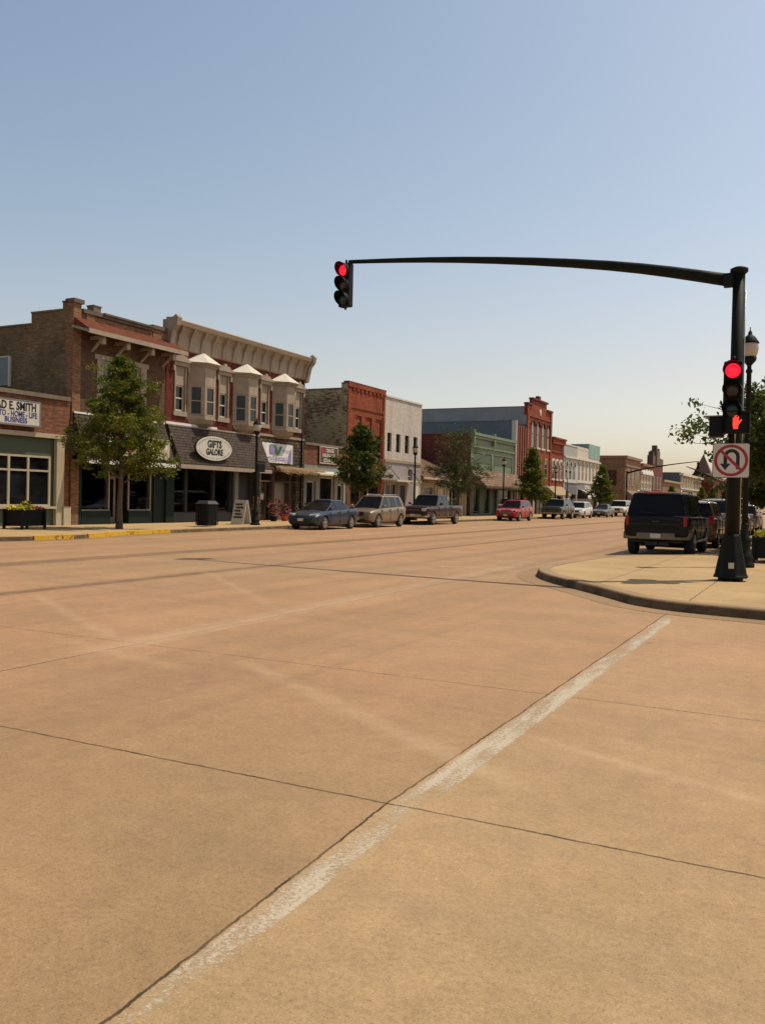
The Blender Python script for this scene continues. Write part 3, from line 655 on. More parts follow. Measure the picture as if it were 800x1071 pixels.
for y0 in (34.95, 38.75, 42.55):     # bay windows
    w = 2.1; o_ = .62; s_ = .62; y1 = y0+w
    plan = [(0.0, y0), (o_, y0+s_), (o_, y1-s_), (0.0, y1)]
    def ring(e): return [(0.0, y0-e), (o_+e, y0+s_-e*.45), (o_+e, y1-s_+e*.45), (0.0, y1+e)]
    hd = M(); hd.prism_z(ring(0), 7.12, 8.1); hd.prism_z(ring(.07), 8.1, 8.2); hd.prism_z(ring(.16), 8.2, 8.3); m = M(); m.prism_z(ring(0), 5.5, 5.62); m.prism_z(ring(.05), 5.42, 5.5)
    lo = [(0.0, y0+.55), (.12, y0+.75), (.12, y1-.75), (0.0, y1-.55)]
    for a, c, z0, z1 in ((lo, ring(-.12), 5.0, 5.22), (ring(-.12), ring(0), 5.22, 5.42)):
        bb = len(m.v); m.v += [(*p, z0) for p in a]+[(*p, z1) for p in c]
        for i in range(3): m.f.append((bb+i, bb+i+1, bb+5+i, bb+4+i)); m.mi.append(0); m.sm.append(False)
        if z0 == 5.0: m.f.append((bb+3, bb+2, bb+1, bb)); m.mi.append(0); m.sm.append(False)
    bay = b.add(m, 'bay_window', MT['beige']); b.add(hd, 'bay_head', MT['beige'], bay)
    m = M(); e = ring(.26); ap = (.05, (y0+y1)/2, 8.98)
    for i in range(3): m.face([(*e[i], 8.3), (*e[i+1], 8.3), ap])
    m.face([(*e[3], 8.3), (*e[0], 8.3), ap]); m.face([(*p, 8.3) for p in e]); b.add(m, 'bay_roof', MT['offwhite'], bay)
    fm = M(); pm = M()
    for i in range(3):
        p, q = Vector(plan[i]), Vector(plan[i+1]); d = (q-p).normalized(); nrm = Vector((d.y, -d.x)); L = (q-p).length
        if nrm.x < 0: nrm = -nrm
        def slab(mm, u0, u1, z0, z1, t0, t1):
            pts = [p+d*u0+nrm*t0, p+d*u1+nrm*t0, p+d*u1+nrm*t1, p+d*u0+nrm*t1]; mm.hull8([(*k, z0) for k in pts]+[(*k, z1) for k in pts])
        k = .16 if i == 1 else .2
        slab(fm, 0, k, 5.63, 7.11, -.08, .0); slab(fm, L-k, L, 5.63, 7.11, -.08, .0)
        slab(fm, k, L-k, 5.63, 5.70, -.07, -.01); slab(fm, k, L-k, 7.05, 7.11, -.07, -.01); slab(fm, k, L-k, 6.33, 6.39, -.06, -.02)
        slab(pm, k-.02, L-k+.02, 5.65, 7.09, -.055, -.04)
    b.add(fm, 'frame', MT['beige'], bay); b.add(pm, 'pane', MT['glass'], bay)
m = M(); m.tube([(.09, 45.75, 8.7), (.09, 45.75, .3)], .05); b.add(m, 'downpipe', MT['black'])
m = M(); m.box(-.01, .08, 41.2, 46.05, 5.05, 5.18); b.add(m, 'string_course', MT['beige'])
b.front(41.2, 46.1, .1, 5.05, [(41.55, 45.3, .1, 3.0)], BR['stone'], x=.02, d=.3, name='stone_front')
o = b.shed(33.35, 41.15, 5.0, 3.02, 1.0, MT['shingle'], MT['beige'])
m = M(); m.box(.0, .17, 33.2, 37.2, 5.03, 5.15); b.add(m, 'flashing', MT['white'])
b.front(33.3, 41.2, .1, 3.6, [(33.9, 38.9, .1, 2.95), (39.25, 40.6, .1, 2.85)], MT['darkgrey'], d=.3, name='storefront_wall')
m = M(); m.box(-.0, .14, 33.32, 33.9, .1, 3.0); b.add(m, 'pilaster', MT['dkgreen']); m = M(); m.box(-.3, .12, 38.95, 39.25, .1, 3.0); b.add(m, 'pilaster', MT['grey'])
m = M(); m.box(-.3, .16, 40.65, 41.2, .1, 3.0); b.add(m, 'pilaster', BR['stone'])
b.room(33.35, 41.1, .12, 3.2, 3.4); b.room(41.6, 45.4, .12, 3.2, 3.4)
m = M(); m.box(-.25, -.03, 33.9, 38.9, .1, .62); b.add(m, 'stall_riser', MT['darkgrey'])
for a, c in ((33.95, 35.1), (35.15, 37.35), (37.4, 38.85)): b.win(a, c, .62, 2.95, MT['darkgrey'], MT['clear'], x=-.18, nh=0, w=.05)
flag(b, 35.2, 36.1, 2.3, 2.85, -.35); flag(b, 37.6, 38.6, 1.6, 2.5, -.35)
m = M()
for i, (y, h) in enumerate(((34.3, .7), (34.9, .5), (36.0, .9), (36.7, .6), (37.2, 1.3), (38.2, .8))): m.lathe([(.16, 0), (.22, h*.5), (.1, h)], (-.55-.1*(i % 3), y, .65), 8)
b.add(m, 'display_goods', MT['thatch'])
m = M()
for i in range(8): m.face([(-.5, 36.4+.10*i, 2.8), (-.5, 36.45+.10*i, 2.8), (-.55, 36.6+.14*i, 1.1), (-.55, 36.5+.14*i, 1.1)])
b.add(m, 'bunting', MT['cream'])
m = M(); m.box(-.28, -.2, 39.3, 40.55, .15, 2.8); d = b.add(m, 'door', MT['darkgrey'])
m = M(); m.box(-.5, -.42, 41.7, 42.75, .15, 2.35); d = b.add(m, 'door', MT['timber']); m = M(); m.box(-.41, -.40, 41.9, 42.55, .5, 2.1); b.add(m, 'pane', MT['glass_brown'], d); m = M(); m.box(-.40, -.36, 42.6, 42.66, 1.0, 1.3); b.add(m, 'handle', MT['steel'], d)
m = M(); m.box(-.41, -.395, 42.0, 42.45, 1.35, 1.75); b.add(m, 'notice', MT['cream'], d)
m = M(); m.box(-.3, -.1, 42.85, 43.1, .1, 3.0); m.box(-.3, -.1, 44.7, 44.85, .1, 3.0); m.box(-.3, -.12, 41.6, 45.3, 2.4, 2.5); b.add(m, 'timber_post', MT['timber'])
m = M(); m.box(-.5, -.45, 43.1, 44.7, .15, 2.4); b.add(m, 'dark_opening', MT['interior'])
def thatch(b, y0, y1, z0, z1, out, seed=3, n=900):
    rnd = random.Random(seed); m = M(); m.prism_y([(0.02, z0+.1), (out*.9, z0+.1), (out*.8, z0+.28), (.05, z1)], y0+.1, y1-.1)
    for i in range(n):
        y = rnd.uniform(y0, y1); t = rnd.random(); x = .05+t*out; z = z1-(z1-z0-.2)*t+rnd.uniform(-.03, .1)
        l = rnd.uniform(.2, .5); dy = rnd.uniform(-.2, .2); w = .02
        m.face([(x, y-w, z), (x, y+w, z), (x+l*.55, y+dy+w, z-l*.6), (x+l*.55, y+dy-w, z-l*.6)])
    return b.add(m, 'thatched_awning', MT['thatch'])
thatch(b, 42.9, 47.9, 2.95, 3.35, .55, n=700)
# hanging signs of this building
sg = B('oval_shop_sign', 'white oval sign reading GIFTS GALORE on the grey shingled awning', 'sign', 37, group=None, loc=None)
def oval(cy, cz, a, c, x0, x1, n=40): m = M(); m.prism_x([(cy+a*math.cos(2*PI*i/n), cz+c*math.sin(2*PI*i/n)) for i in range(n)], x0, x1); return m
oy, oz = 35.85, 3.95
sg.add(oval(oy, oz, 1.5, .66, .98, 1.05), 'sign_rim', MT['black']); sg.add(oval(oy, oz, 1.46, .62, 1.05, 1.07), 'sign_board', MT['offwhite'])
m = M()
for i in range(44):
    q = 2*PI*i/44
    if abs(math.sin(q)) > .25: m.box(1.07, 1.078, oy+1.3*math.cos(q)-.035, oy+1.3*math.cos(q)+.035, oz+.51*math.sin(q)-.022, oz+.51*math.sin(q)+.022)
sg.add(m, 'border_marks', MT['grey'])
sg.text('GIFTS', .50, MT['ink'], oy, oz+.20, 1.071, wx=.92, bold=.022); sg.text('GALORE', .42, MT['ink'], oy, oz-.2, 1.071, wx=.86, bold=.02)
m = M(); m.tube([(.2, oy-.9, 4.5), (.98, oy-.9, 4.3)], .02, 6); m.tube([(.2, oy+.9, 4.5), (.98, oy+.9, 4.3)], .02, 6); sg.add(m, 'bracket', MT['black'])
sg = B('shop_banner', 'white vinyl banner with a green and purple leaf emblem on the fieldstone front', 'banner', 43, group=None)
m = M(); n = 8
for i in range(n):
    a, c = 41.45+3.2*i/n, 41.45+3.2*(i+1)/n; xa, xc = .12+.02*math.sin(i*1.7), .12+.02*math.sin(i*1.7+1.7)
    m.face([(xa, a, 3.55), (xc, c, 3.52), (xc, c, 4.66), (xa, a, 4.70)])
sg.add(m, 'banner_sheet', MT['white'])
m = M(); m.prism_x([(42.5, 4.5), (42.9, 4.0), (43.1, 3.98), (43.5, 4.5), (43.2, 4.55), (43.05, 4.2), (42.8, 4.6)], .15, .155); m.prism_x([(42.2, 4.15), (42.6, 4.5), (42.6, 4.6), (42.2, 4.62)], .15, .154); sg.add(m, 'leaf_emblem', simple('emblem_green', (.10, .28, .10)))
m = M(); m.prism_x([(42.2, 4.1), (42.75, 4.1), (42.75, 4.4), (42.2, 4.6)], .157, .16); m.prism_x([(44.1, 3.55), (44.5, 3.6), (44.5, 4.5), (44.3, 4.2)], .15, .155); sg.add(m, 'purple_emblem', simple('emblem_purple', (.30, .26, .50)))
m = M(); rr = random.Random(4)
for row, (z, y0, y1) in enumerate(((4.3, 43.55, 44.3), (3.85, 42.0, 44.0), (3.72, 42.2, 43.9))):
    y = y0
    while y < y1: l = rr.uniform(.1, .3); m.box(.145, .15, y, y+l, z-.03, z+.03); y += l+.06
sg.add(m, 'faint_print', simple('print_purple', (.35, .25, .45)))

# --- 4 small insurance shop
b = B('insurance_shop', 'low grey green shopfront between the fieldstone front and the orange brick store', 'building', 46.15)
b.front(46.15, 51.5, 3.6, 4.85, [], BR['smith']); b.shell(46.15, 51.5, 4.8, 14, BR['sidebrown'], steps=[(-.3, -14, 4.7)])
m = M(); m.box(-.3, .12, 46.15, 51.5, 4.85, 5.0); b.add(m, 'coping', MT['stone'])
MT['sage'] = simple('pale_sage_paint', (.24, .25, .21))
b.front(46.15, 51.5, .1, 3.6, [(46.5, 47.6, .85, 2.6), (48.1, 50.0, .9, 2.9), (50.4, 51.2, .15, 2.5)], MT['sage'], x=.03, name='panel_wall')
m = M(); m.box(.03, .08, 46.3, 48.0, .1, 2.75); m.box(.04, .9, 46.4, 51.4, 2.95, 3.05); b.add(m, 'trim', MT['offwhite']) if False else None
b.win(46.5, 47.6, .85, 2.6, MT['offwhite'], MT['glass'], nh=0, w=.1); b.win(48.1, 50.0, .9, 2.9, MT['offwhite'], MT['glass'], nh=0, w=.1)
m = M(); m.box(-.2, -.1, 50.4, 51.2, .15, 2.5); d = b.add(m, 'door', MT['offwhite']); m = M(); m.box(-.1, -.08, 50.55, 51.05, .5, 2.35); b.add(m, 'pane', MT['glass'], d)
m = M(); m.prism_y([(.03, 3.25), (.03, 3.1), (1.0, 2.95), (1.0, 3.05)], 46.5, 51.4); b.add(m, 'awning', MT['offwhite'])
sg = B('services_sign', 'dark brown sign reading OSAGE INSURANCE SERVICES with a red emblem', 'sign', 48, group=None)
m = M(); m.box(.01, .12, 47.85, 50.15, 3.75, 4.85); sg.add(m, 'sign_board', MT['timber']); m = M(); 
for q in ((47.85, 50.15, 3.75, 3.80), (47.85, 50.15, 4.80, 4.85), (47.85, 47.9, 3.8, 4.8), (50.1, 50.15, 3.8, 4.8)): m.box(.12, .14, *q)
sg.add(m, 'sign_frame', MT['offwhite'])
m = M(); m.box(.12, .135, 47.98, 48.42, 4.42, 4.74); sg.add(m, 'emblem', MT['red'])
sg.text('OSAGE', .33, MT['offwhite'], 49.15, 4.6, .121, bold=.01); sg.text('INSURANCE', .31, MT['offwhite'], 49.0, 4.28, .121, bold=.01, wx=.95); sg.text('SERVICES', .31, MT['offwhite'], 49.0, 3.96, .121, bold=.01)

# --- 5 orange brick store
b = B('orange_brick_store', 'bright orange red brick store with three tall niches and a whitewashed brick side wall', 'building', 51.55)
nich = [(52.75, 53.6, 4.4, 7.3), (54.2, 55.15, 4.4, 7.3), (55.8, 56.7, 4.4, 7.3)]
b.front(51.55, 57.2, .1, 9.4, nich+[(52.2, 56.8, .1, 2.9)], BR['bright'], d=.25)
b.shell(51.55, 57.2, 9.2, 20, BR['wash'], steps=[(-.01, -.5, 9.35), (-.5, -3.5, 9.0), (-3.5, -20, 8.8)])
m = M(); m.box(-.3, .1, 51.5, 57.2, 9.4, 9.52); b.add(m, 'coping', MT['maroon'] if 'maroon' in MT else BR['maroon'])
m = M()
for i in range(8): m.box(0, .08, 52.2+i*.6, 52.5+i*.6, 8.95, 9.15)
m.box(0, .10, 51.55, 57.15, 9.15, 9.4); m.box(0, .07, 51.55, 52.0, 3.4, 8.95); m.box(0, .07, 56.85, 57.15, 3.4, 8.95); m.box(0, .06, 52.0, 56.85, 7.75, 7.95); b.add(m, 'brick_relief', BR['bright'])
for a, c, z0, z1 in nich:
    m = M(); m.box(-.24, -.1, a, c, 6.1, 7.3); b.add(m, 'niche_infill', BR['bright']); b.win(a, c, 4.4, 6.1, MT['darkgrey'], MT['glass'], x=-.2, nh=1)
    m = M(); m.box(-.02, .08, a-.08, c+.08, 4.25, 4.4); b.add(m, 'sill', MT['stone'])
b.room(52.2, 56.8, .12, 2.9, 2)
m = M(); m.box(-.1, .06, 51.6, 52.15, .1, 3.0); b.add(m, 'pier', MT['wood'])
for a, c in ((52.2, 53.9), (55.0, 56.8)): b.win(a, c, .6, 2.85, MT['beige'], MT['glass'], x=-.2, nh=0, w=.08)
for q_ in ((52.2, 53.9), (55.0, 56.8)): m = M(); m.box(-.25, -.1, *q_, .1, .6); b.add(m, 'stall_riser', MT['timber'])
m = M(); m.box(-.5, -.4, 53.9, 55.0, .15, 2.6); b.add(m, 'door', MT['timber'])
m = M(); m.box(0, .8, 52.1, 57.1, 2.95, 3.1); b.add(m, 'canopy', MT['beige'])

# --- 6 white painted brick store
b = B('white_brick_store', 'white painted brick store with four narrow upper windows', 'building', 57.25)
w4 = [(57.7, 58.4), (59.2, 59.95), (60.75, 61.5), (62.3, 63.05)]
b.front(57.25, 63.8, 4.5, 9.1, [(a, c, 5.1, 6.5) for a, c in w4], BR['white'])
b.shell(57.25, 63.8, 9.1, 20, BR['sidebrown'], steps=[(-.02, -20, 9.05)])
m = M(); m.box(-.3, .08, 57.25, 63.8, 9.1, 9.22); b.add(m, 'coping', MT['offwhite'])
for a, c in w4: b.win(a, c, 5.1, 6.5, MT['darkgrey'], MT['glass'], x=-.2)
m = M(); m.box(-.1, .10, 57.25, 63.8, 4.3, 4.5); b.add(m, 'trim', MT['tan'])
MT['mauve'] = simple('mauve_grey_stucco', (.32, .28, .27), .8)
b.front(57.25, 63.8, .1, 4.3, [(57.6, 59.6, .8, 2.7), (60.0, 61.0, .15, 2.6), (61.4, 62.2, 2.8, 3.9)], MT['mauve'], x=.02, name='panel_wall')
b.win(57.6, 59.6, .8, 2.7, MT['offwhite'], MT['glass'], nh=0, nv=1); b.win(61.4, 62.2, 2.8, 3.9, MT['offwhite'], MT['glass_brown'], nh=1)
m = M(); m.box(-.2, -.1, 60.0, 61.0, .15, 2.6); b.add(m, 'door', MT['darkgrey']); m = M(); m.box(.02, 1.1, 57.3, 61.6, 2.85, 2.98); b.add(m, 'canopy', MT['offwhite'])
m = M(); m.tube([(1.05, 57.8, 2.98), (.03, 57.8, 4.1)], .025, 6); m.tube([(1.05, 61.2, 2.98), (.03, 61.2, 4.1)], .025, 6); b.add(m, 'stay_rod', MT['black'])
m = M(); m.box(-.0, .06, 62.5, 63.4, .1, 2.6); b.add(m, 'shutter_door', MT['offwhite'])

# --- 7 tan cottage with a sloping brown roof
b = B('tan_cottage', 'small tan shop cottage with a sloping brown shingle roof', 'building', 63.85)
b.front(63.85, 74.8, .1, 3.5, [(65.2, 67.4, 1.0, 2.7), (68.6, 69.6, .15, 2.5), (70.6, 73.6, .9, 2.6)], MT['tan'], x=-.3)
b.shell(63.85, 74.8, 3.5, 14, MT['tan'], steps=[(-.3, -14, 3.4)], x0=-.3, roofz=3.3)
m = M(); m.prism_x([(63.9, 5.0), (63.9, 5.15), (74.75, 3.45+.1), (74.75, 3.4)], -.31, -.30); 
m = M(); m.hull8([(.2, 63.9, 3.3), (.2, 74.75, 3.3), (-8, 74.75, 6.6), (-8, 63.9, 6.6), (.2, 63.9, 3.45), (.2, 74.75, 3.45), (-8, 74.75, 6.75), (-8, 63.9, 6.75)]); m.hull8([(-8, 63.9, 6.6), (-8, 74.75, 6.6), (-14, 74.75, 3.5), (-14, 63.9, 3.5), (-8, 63.9, 6.75), (-8, 74.75, 6.75), (-14, 74.75, 3.65), (-14, 63.9, 3.65)]); b.add(m, 'gable_roof', MT['roofbrown'])
m = M(); m.box(.2, .28, 63.9, 74.75, 3.22, 3.4); b.add(m, 'fascia', MT['cream'])
b.win(65.2, 67.4, 1.0, 2.7, MT['cream'], MT['glass_brown'], x=-.5, nh=0, nv=1, w=.12); b.win(70.6, 73.6, .9, 2.6, MT['cream'], MT['glass'], x=-.5, nh=0, nv=2, w=.12)
m = M(); m.box(-.5, -.4, 68.6, 69.6, .15, 2.5); b.add(m, 'door', MT['cream'])
for y in (64.1, 67.9, 70.1, 74.3):
    m = M(); m.box(-.3, -.2, y, y+.25, .1, 3.4); b.add(m, 'post', MT['cream'])

# --- 8 green fronted store with shake canopy
b = B('green_front_store', 'light green panelled storefront with a weathered cedar shake canopy', 'building', 74.9)
MT['mint'] = simple('mint_green_paint', (.17, .215, .12), var=.15); MT['mintdk'] = simple('dull_green_paint', (.08, .11, .06))
b.front(74.9, 87.3, 3.6, 7.75, [(75.3, 80.5, 4.3, 6.05), (81.0, 86.8, 4.3, 6.05)], MT['mint'], d=.12)
b.shell(74.9, 87.3, 7.7, 20, BR['maroon'], steps=[(-.02, -9, 7.75), (-9, -20, 7.4)])
m = M(); m.box(-.1, .35, 74.9, 87.3, 7.6, 7.85); m.box(-.1, .22, 74.9, 87.3, 7.35, 7.6); m.box(-.1, .14, 74.9, 87.3, 6.5, 6.65); m.box(0, .3, 74.95, 75.25, 6.9, 8.15); m.box(0, .3, 80.5, 80.8, 6.9, 8.1); b.add(m, 'cornice', MT['mint'])
for a, c in ((75.3, 80.5), (81.0, 86.8)):
    m = M(); m.box(-.12, -.08, a, c, 4.3, 6.05); b.add(m, 'panel', MT['mint']); m = M(); m.box(-.08, -.05, a, c, 5.1, 6.05); b.add(m, 'louvre', MT['mintdk'])
m = M(); m.prism_y([(0.02, 4.35), (0.02, 3.3), (1.75, 2.85), (1.75, 2.95), (.12, 4.4)], 74.4, 88.2); sh = b.add(m, 'shake_canopy', MT['shake'])
m = M(); m.box(1.65, 1.78, 74.4, 88.2, 2.72, 2.86); b.add(m, 'fascia', MT['timber'], sh)
b.front(74.9, 87.3, .1, 3.6, [(75.6, 77.4, .4, 2.7), (78.8, 80.2, .4, 2.7), (80.9, 82.3, .15, 2.7), (82.8, 86.6, .5, 2.7)], MT['mintdk'], name='storefront_wall')
for a, c in ((75.6, 77.4), (78.8, 80.2), (82.8, 86.6)): b.win(a, c, .5, 2.7, MT['mintdk'], MT['glass'], nh=0, nv=1)
m = M(); m.box(-.25, -.15, 80.9, 82.3, .15, 2.7); b.add(m, 'door', MT['darkgrey'])

# --- 9 ribbed red store with blue grey metal side
b = B('ribbed_front_store', 'narrow store with vertical dark red ribs and a blue grey metal side wall', 'building', 87.4)
b.front(87.4, 91.35, .1, 9.7, [(87.9, 90.9, .3, 2.6)], BR['red'])
b.shell(87.4, 91.35, 10, 30, MT['bluegrey'], steps=[(-.02, -30, 10.0)])
m = M()
for i in range(5): m.box(0, .3, 87.75+i*.8, 87.95+i*.8, 3.3, 9.55)
b.add(m, 'rib', simple('dusty_red_rib', (.33, .12, .08)))
m = M(); m.box(-.3, .2, 87.36, 87.62, 3.2, 10.05); b.add(m, 'corner_trim', MT['offwhite'])
b.win(87.9, 90.9, .3, 2.6, MT['darkgrey'], MT['glass'], nv=2, nh=0); m = M(); m.prism_y([(0, 3.4), (0, 3.2), (1.0, 2.75), (1.0, 2.85)], 87.6, 91.2); b.add(m, 'awning', MT['timber'])

# --- 10 tall red building with stepped parapet
b = B('stepped_parapet_building', 'tallest red brick building with a stepped parapet and long arched windows', 'building', 91.4)
def arch_win(b, y0, y1, z0, z1, fr, gl, x=.0, hood=None, sill=None):
    n = 8; cy = (y0+y1)/2; r = (y1-y0)/2
    pts = [(y0, z0), (y1, z0)] + [(cy+r*math.cos(PI*i/n), z1-r+r*math.sin(PI*i/n)) for i in range(n+1)]
    m = M(); m.prism_x(pts, x, x+.02); o = b.add(m, 'window', gl)
    f = M(); f.box(x+.02, x+.05, y0, y0+.06, z0, z1-r); f.box(x+.02, x+.05, y1-.06, y1, z0, z1-r); f.box(x+.02, x+.05, y0+.06, y1-.06, (z0+z1)/2-.03, (z0+z1)/2+.03); b.add(f, 'frame', fr, o)
    if hood:
        h = M()
        for i in range(n):
            a0, a1 = PI*i/n, PI*(i+1)/n
            q = [(cy+(r+k)*math.cos(a), z1-r+(r+k)*math.sin(a)) for k, a in ((.02, a0), (.2, a0), (.2, a1), (.02, a1))]; h.prism_x(q, x, x+.14)
        b.add(h, 'hood', hood, o)
    if sill: h = M(); h.box(x, x+.12, y0-.1, y1+.1, z0-.2, z0); b.add(h, 'sill', sill, o)
b.front(91.4, 101.0, .1, 11.0, [(92.0, 100.4, .2, 3.0)], BR['bright'])
b.shell(91.4, 101.0, 11.8, 32, MT['lightgrey'], steps=[(-.02, -32, 11.9)], roofz=10.5)
m = M(); m.box(-.3, 0, 91.4, 93.2, 11.0, 12.2); m.box(-.3, 0, 93.2, 98.9, 11.0, 12.9); m.box(-.3, 0, 98.9, 101.0, 11.0, 12.1); m.box(0, .12, 91.4, 92.0, 3.4, 12.2); m.box(0, .12, 100.4, 101, 3.4, 12.1); m.box(0, .1, 92, 100.4, 10.95, 11.15); b.add(m, 'parapet', BR['bright'])
m = M(); m.box(-.35, .2, 91.35, 93.2, 12.2, 12.4); m.box(-.35, .2, 93.1, 99.0, 12.9, 13.1); m.box(-.35, .2, 98.9, 101.05, 12.1, 12.3); m.box(-.3, .1, 95.4, 96.2, 13.1, 13.5); b.add(m, 'coping', BR['maroon'])
for a, c in ((93.0, 94.2), (95.0, 96.2), (97.0, 98.2), (99.2, 100.2)): arch_win(b, a, c, 7.7, 10.6, MT['darkgrey'], MT['glass_brown'], hood=BR['maroon'], sill=MT['offwhite'])
m = M(); m.ball((.02, 96.4, 11.7), .4, sc=(.2, 1, 1)); b.add(m, 'roundel', MT['offwhite'])
for a, c in ((93.0, 94.6), (95.3, 96.9), (98.4, 99.6)): b.win(a, c, 4.3, 6.6, MT['cream'], MT['glass_brown'], x=.0, nh=1)
m = M(); m.box(0, .13, 92, 100.4, 3.2, 3.45); b.add(m, 'string_course', MT['stone'])
for a, c in ((92.0, 94.6), (96.2, 100.4)): b.win(a, c, .2, 3.0, MT['darkgrey'], MT['glass'], nh=1, nv=2)
m = M(); m.box(-.4, -.3, 94.6, 96.2, .15, 3.0); b.add(m, 'door', MT['interior'])

# --- 11 red brick with white hoods
b = B('white_hood_store', 'red brick store with three white arched window hoods and a tan awning', 'building', 101.05)
b.front(101.05, 106.7, .1, 8.6, [(101.6, 106.2, .2, 2.8)], BR['bright']); b.shell(101.05, 106.7, 8.6, 22, BR['maroon'], steps=[(-.02, -22, 8.5)])
m = M(); m.box(-.3, .3, 101.05, 106.7, 8.6, 9.15); m.box(-.3, .45, 101.05, 106.7, 9.15, 9.35); m.box(0, .12, 101.05, 106.7, 7.6, 7.75); b.add(m, 'cornice', BR['bright'])
for a in (101.6, 103.3, 105.0): arch_win(b, a, a+1.0, 4.4, 6.6, MT['offwhite'], MT['glass_brown'], hood=MT['offwhite'], sill=MT['offwhite'])
m = M(); m.box(-.4, -.3, 101.6, 106.2, .2, 2.8); b.add(m, 'shop_window', MT['glass'])
m = M(); m.prism_y([(0, 3.5), (0, 2.9), (1.2, 2.3), (1.25, 2.45)], 99.5, 106.3); b.add(m, 'awning', MT['tan'])
# --- 12 grey white arched
b = B('grey_arched_store', 'pale grey painted store with three arched windows and a slate coloured ground floor', 'building', 106.75)
PG = simple('pale_grey_paint', (.48, .48, .46), var=.1)
b.front(106.75, 113.4, .1, 8.9, [(107.3, 112.8, .3, 3.0)], PG); b.shell(106.75, 113.4, 8.9, 22, BR['maroon'], steps=[(-.02, -22, 8.8)])
m = M(); m.box(0, .3, 106.75, 113.4, 7.2, 7.4); m.box(-.3, .1, 106.75, 113.4, 8.8, 8.95); m.box(0, .15, 106.75, 113.4, 4.1, 4.3); m.box(0, .1, 106.75, 107.05, .1, 7.2); b.add(m, 'cornice', MT['offwhite'])
m = M(); m.box(.0, .04, 106.75, 113.4, 7.45, 8.75); b.add(m, 'parapet_panel', simple('weathered_panel', (.36, .35, .32), var=.2))
for a in (107.6, 109.5, 111.4): arch_win(b, a, a+1.1, 4.6, 6.8, PG, MT['glass'], hood=MT['offwhite'])
m = M(); m.box(0, .05, 106.75, 113.4, .1, 4.1); b.add(m, 'ground_floor_panel', simple('slate_paint', (.16, .16, .17))); m = M(); m.box(.05, .08, 108.6, 109.6, .15, 2.6); b.add(m, 'door', MT['offwhite']); m = M(); m.box(.05, .07, 110.2, 112.9, .6, 2.6); b.add(m, 'shop_window', MT['glass'])
# --- 13 cream arched + teal parapet
b = B('cream_arched_store', 'cream painted store with narrow arched windows, striped awnings and a teal rooftop panel', 'building', 113.45)
CR = simple('cream_white_paint', (.58, .52, .43), var=.08)
b.front(113.45, 126.2, .1, 8.6, [(114, 125.6, .3, 2.6)], CR); b.shell(113.45, 126.2, 8.6, 24, BR['maroon'], steps=[(-.02, -24, 8.5)])
m = M(); m.box(0, .3, 113.45, 126.2, 7.2, 7.4); m.box(0, .15, 113.45, 126.2, 4.2, 4.4); m.box(-.3, .02, 113.45, 119.6, 8.6, 9.0); b.add(m, 'cornice', CR)
m = M(); m.box(-2.5, .06, 119.7, 126.25, 7.75, 9.7); b.add(m, 'teal_panel', ribbed('teal_panel', (.20, .36, .32), .35, True))
for i in range(6): arch_win(b, 114.2+i*2.0, 114.9+i*2.0, 4.6, 6.9, CR, MT['glass_brown'], hood=CR)
m = M(); m.box(0, .04, 113.45, 126.2, 3.3, 4.2); b.add(m, 'grey_band', simple('grey_band_paint', (.22, .21, .22))); m = M(); m.box(.04, .07, 117.5, 121.5, 3.45, 3.95); b.add(m, 'name_board', MT['offwhite'])
m = M(); m.box(-.4, -.3, 114, 125.6, .3, 2.6); b.add(m, 'shop_window', MT['glass'])
AW = simple('white_canvas', (.62, .58, .52)); AB = simple('black_canvas', (.02, .02, .02))
for y0 in (114.3, 117.4, 120.5, 123.2):
    m = M(); prof = [(0, 2.1)] + [(1.3*math.sin(PI/2*i/6), 2.1+1.2*math.cos(PI/2*i/6)) for i in range(7)]
    m.prism_y(prof, y0, y0+2.4); o = b.add(m, 'awning', AW); m = M(); m.prism_y([(x*1.01, 2.1+(z-2.1)*1.01) for x, z in prof], y0-.05, y0+.5); b.add(m, 'black_side', AB, o)

# --- beyond the cross street
b = B('corner_bank_block', 'tan brown brick corner block beyond the far crossing, with a dark cornice line', 'building', 144.8)
b.front(144.8, 158, .1, 9.0, [], BR['brownfar']); b.shell(144.8, 158, 9.2, 16, BR['brownfar'], steps=[(-.02, -16, 9.0)])
m = M(); m.box(-16, .35, 144.5, 158, 9.0, 9.45); m.box(-.2, .2, 144.6, 158, 7.7, 7.9); m.box(-9, .2, 144.65, 144.8, 7.7, 7.9); m.box(-9, .15, 144.6, 144.8, 3.3, 3.5); b.add(m, 'cornice', simple('brown_stone', (.22, .14, .08)))
for y in (146.2, 150.2, 154.2): b.win(y, y+2.4, 4.6, 7.4, MT['cream'], MT['glass_brown'], x=.0, nv=1)
for x in (-3.2, -6.6):
    m = M(); m.box(x, x+1.8, 144.70, 144.78, 4.6, 7.0); b.add(m, 'side_window', MT['glass_brown'])
m = M(); m.box(-5.4, -3.0, 144.5, 144.7, 5.2, 7.9); b.add(m, 'side_panel', MT['tan'])
m = M(); m.prism_y([(0, 3.8), (0, 2.6), (1.8, 2.6)], 145.5, 157); b.add(m, 'awning', MT['stone'])
b = B('white_hooded_block', 'brown block with bright white pediments over its tall pale windows', 'building', 158.05)
b.front(158.05, 170, .1, 8.4, [], BR['brownfar']); b.shell(158.05, 170, 8.5, 16, BR['maroon'], steps=[(-.02, -16, 8.3)])
for i in range(4):
    y = 158.8+i*2.8; b.win(y, y+1.6, 4.2, 6.8, MT['offwhite'], MT['glass_brown'], x=.0, w=.25)
    m = M(); m.prism_x([(y-.4, 6.9), (y+2.0, 6.9), (y+2.0, 7.3), (y+.8, 7.9), (y-.4, 7.3)], 0, .4); b.add(m, 'pediment', MT['white'])
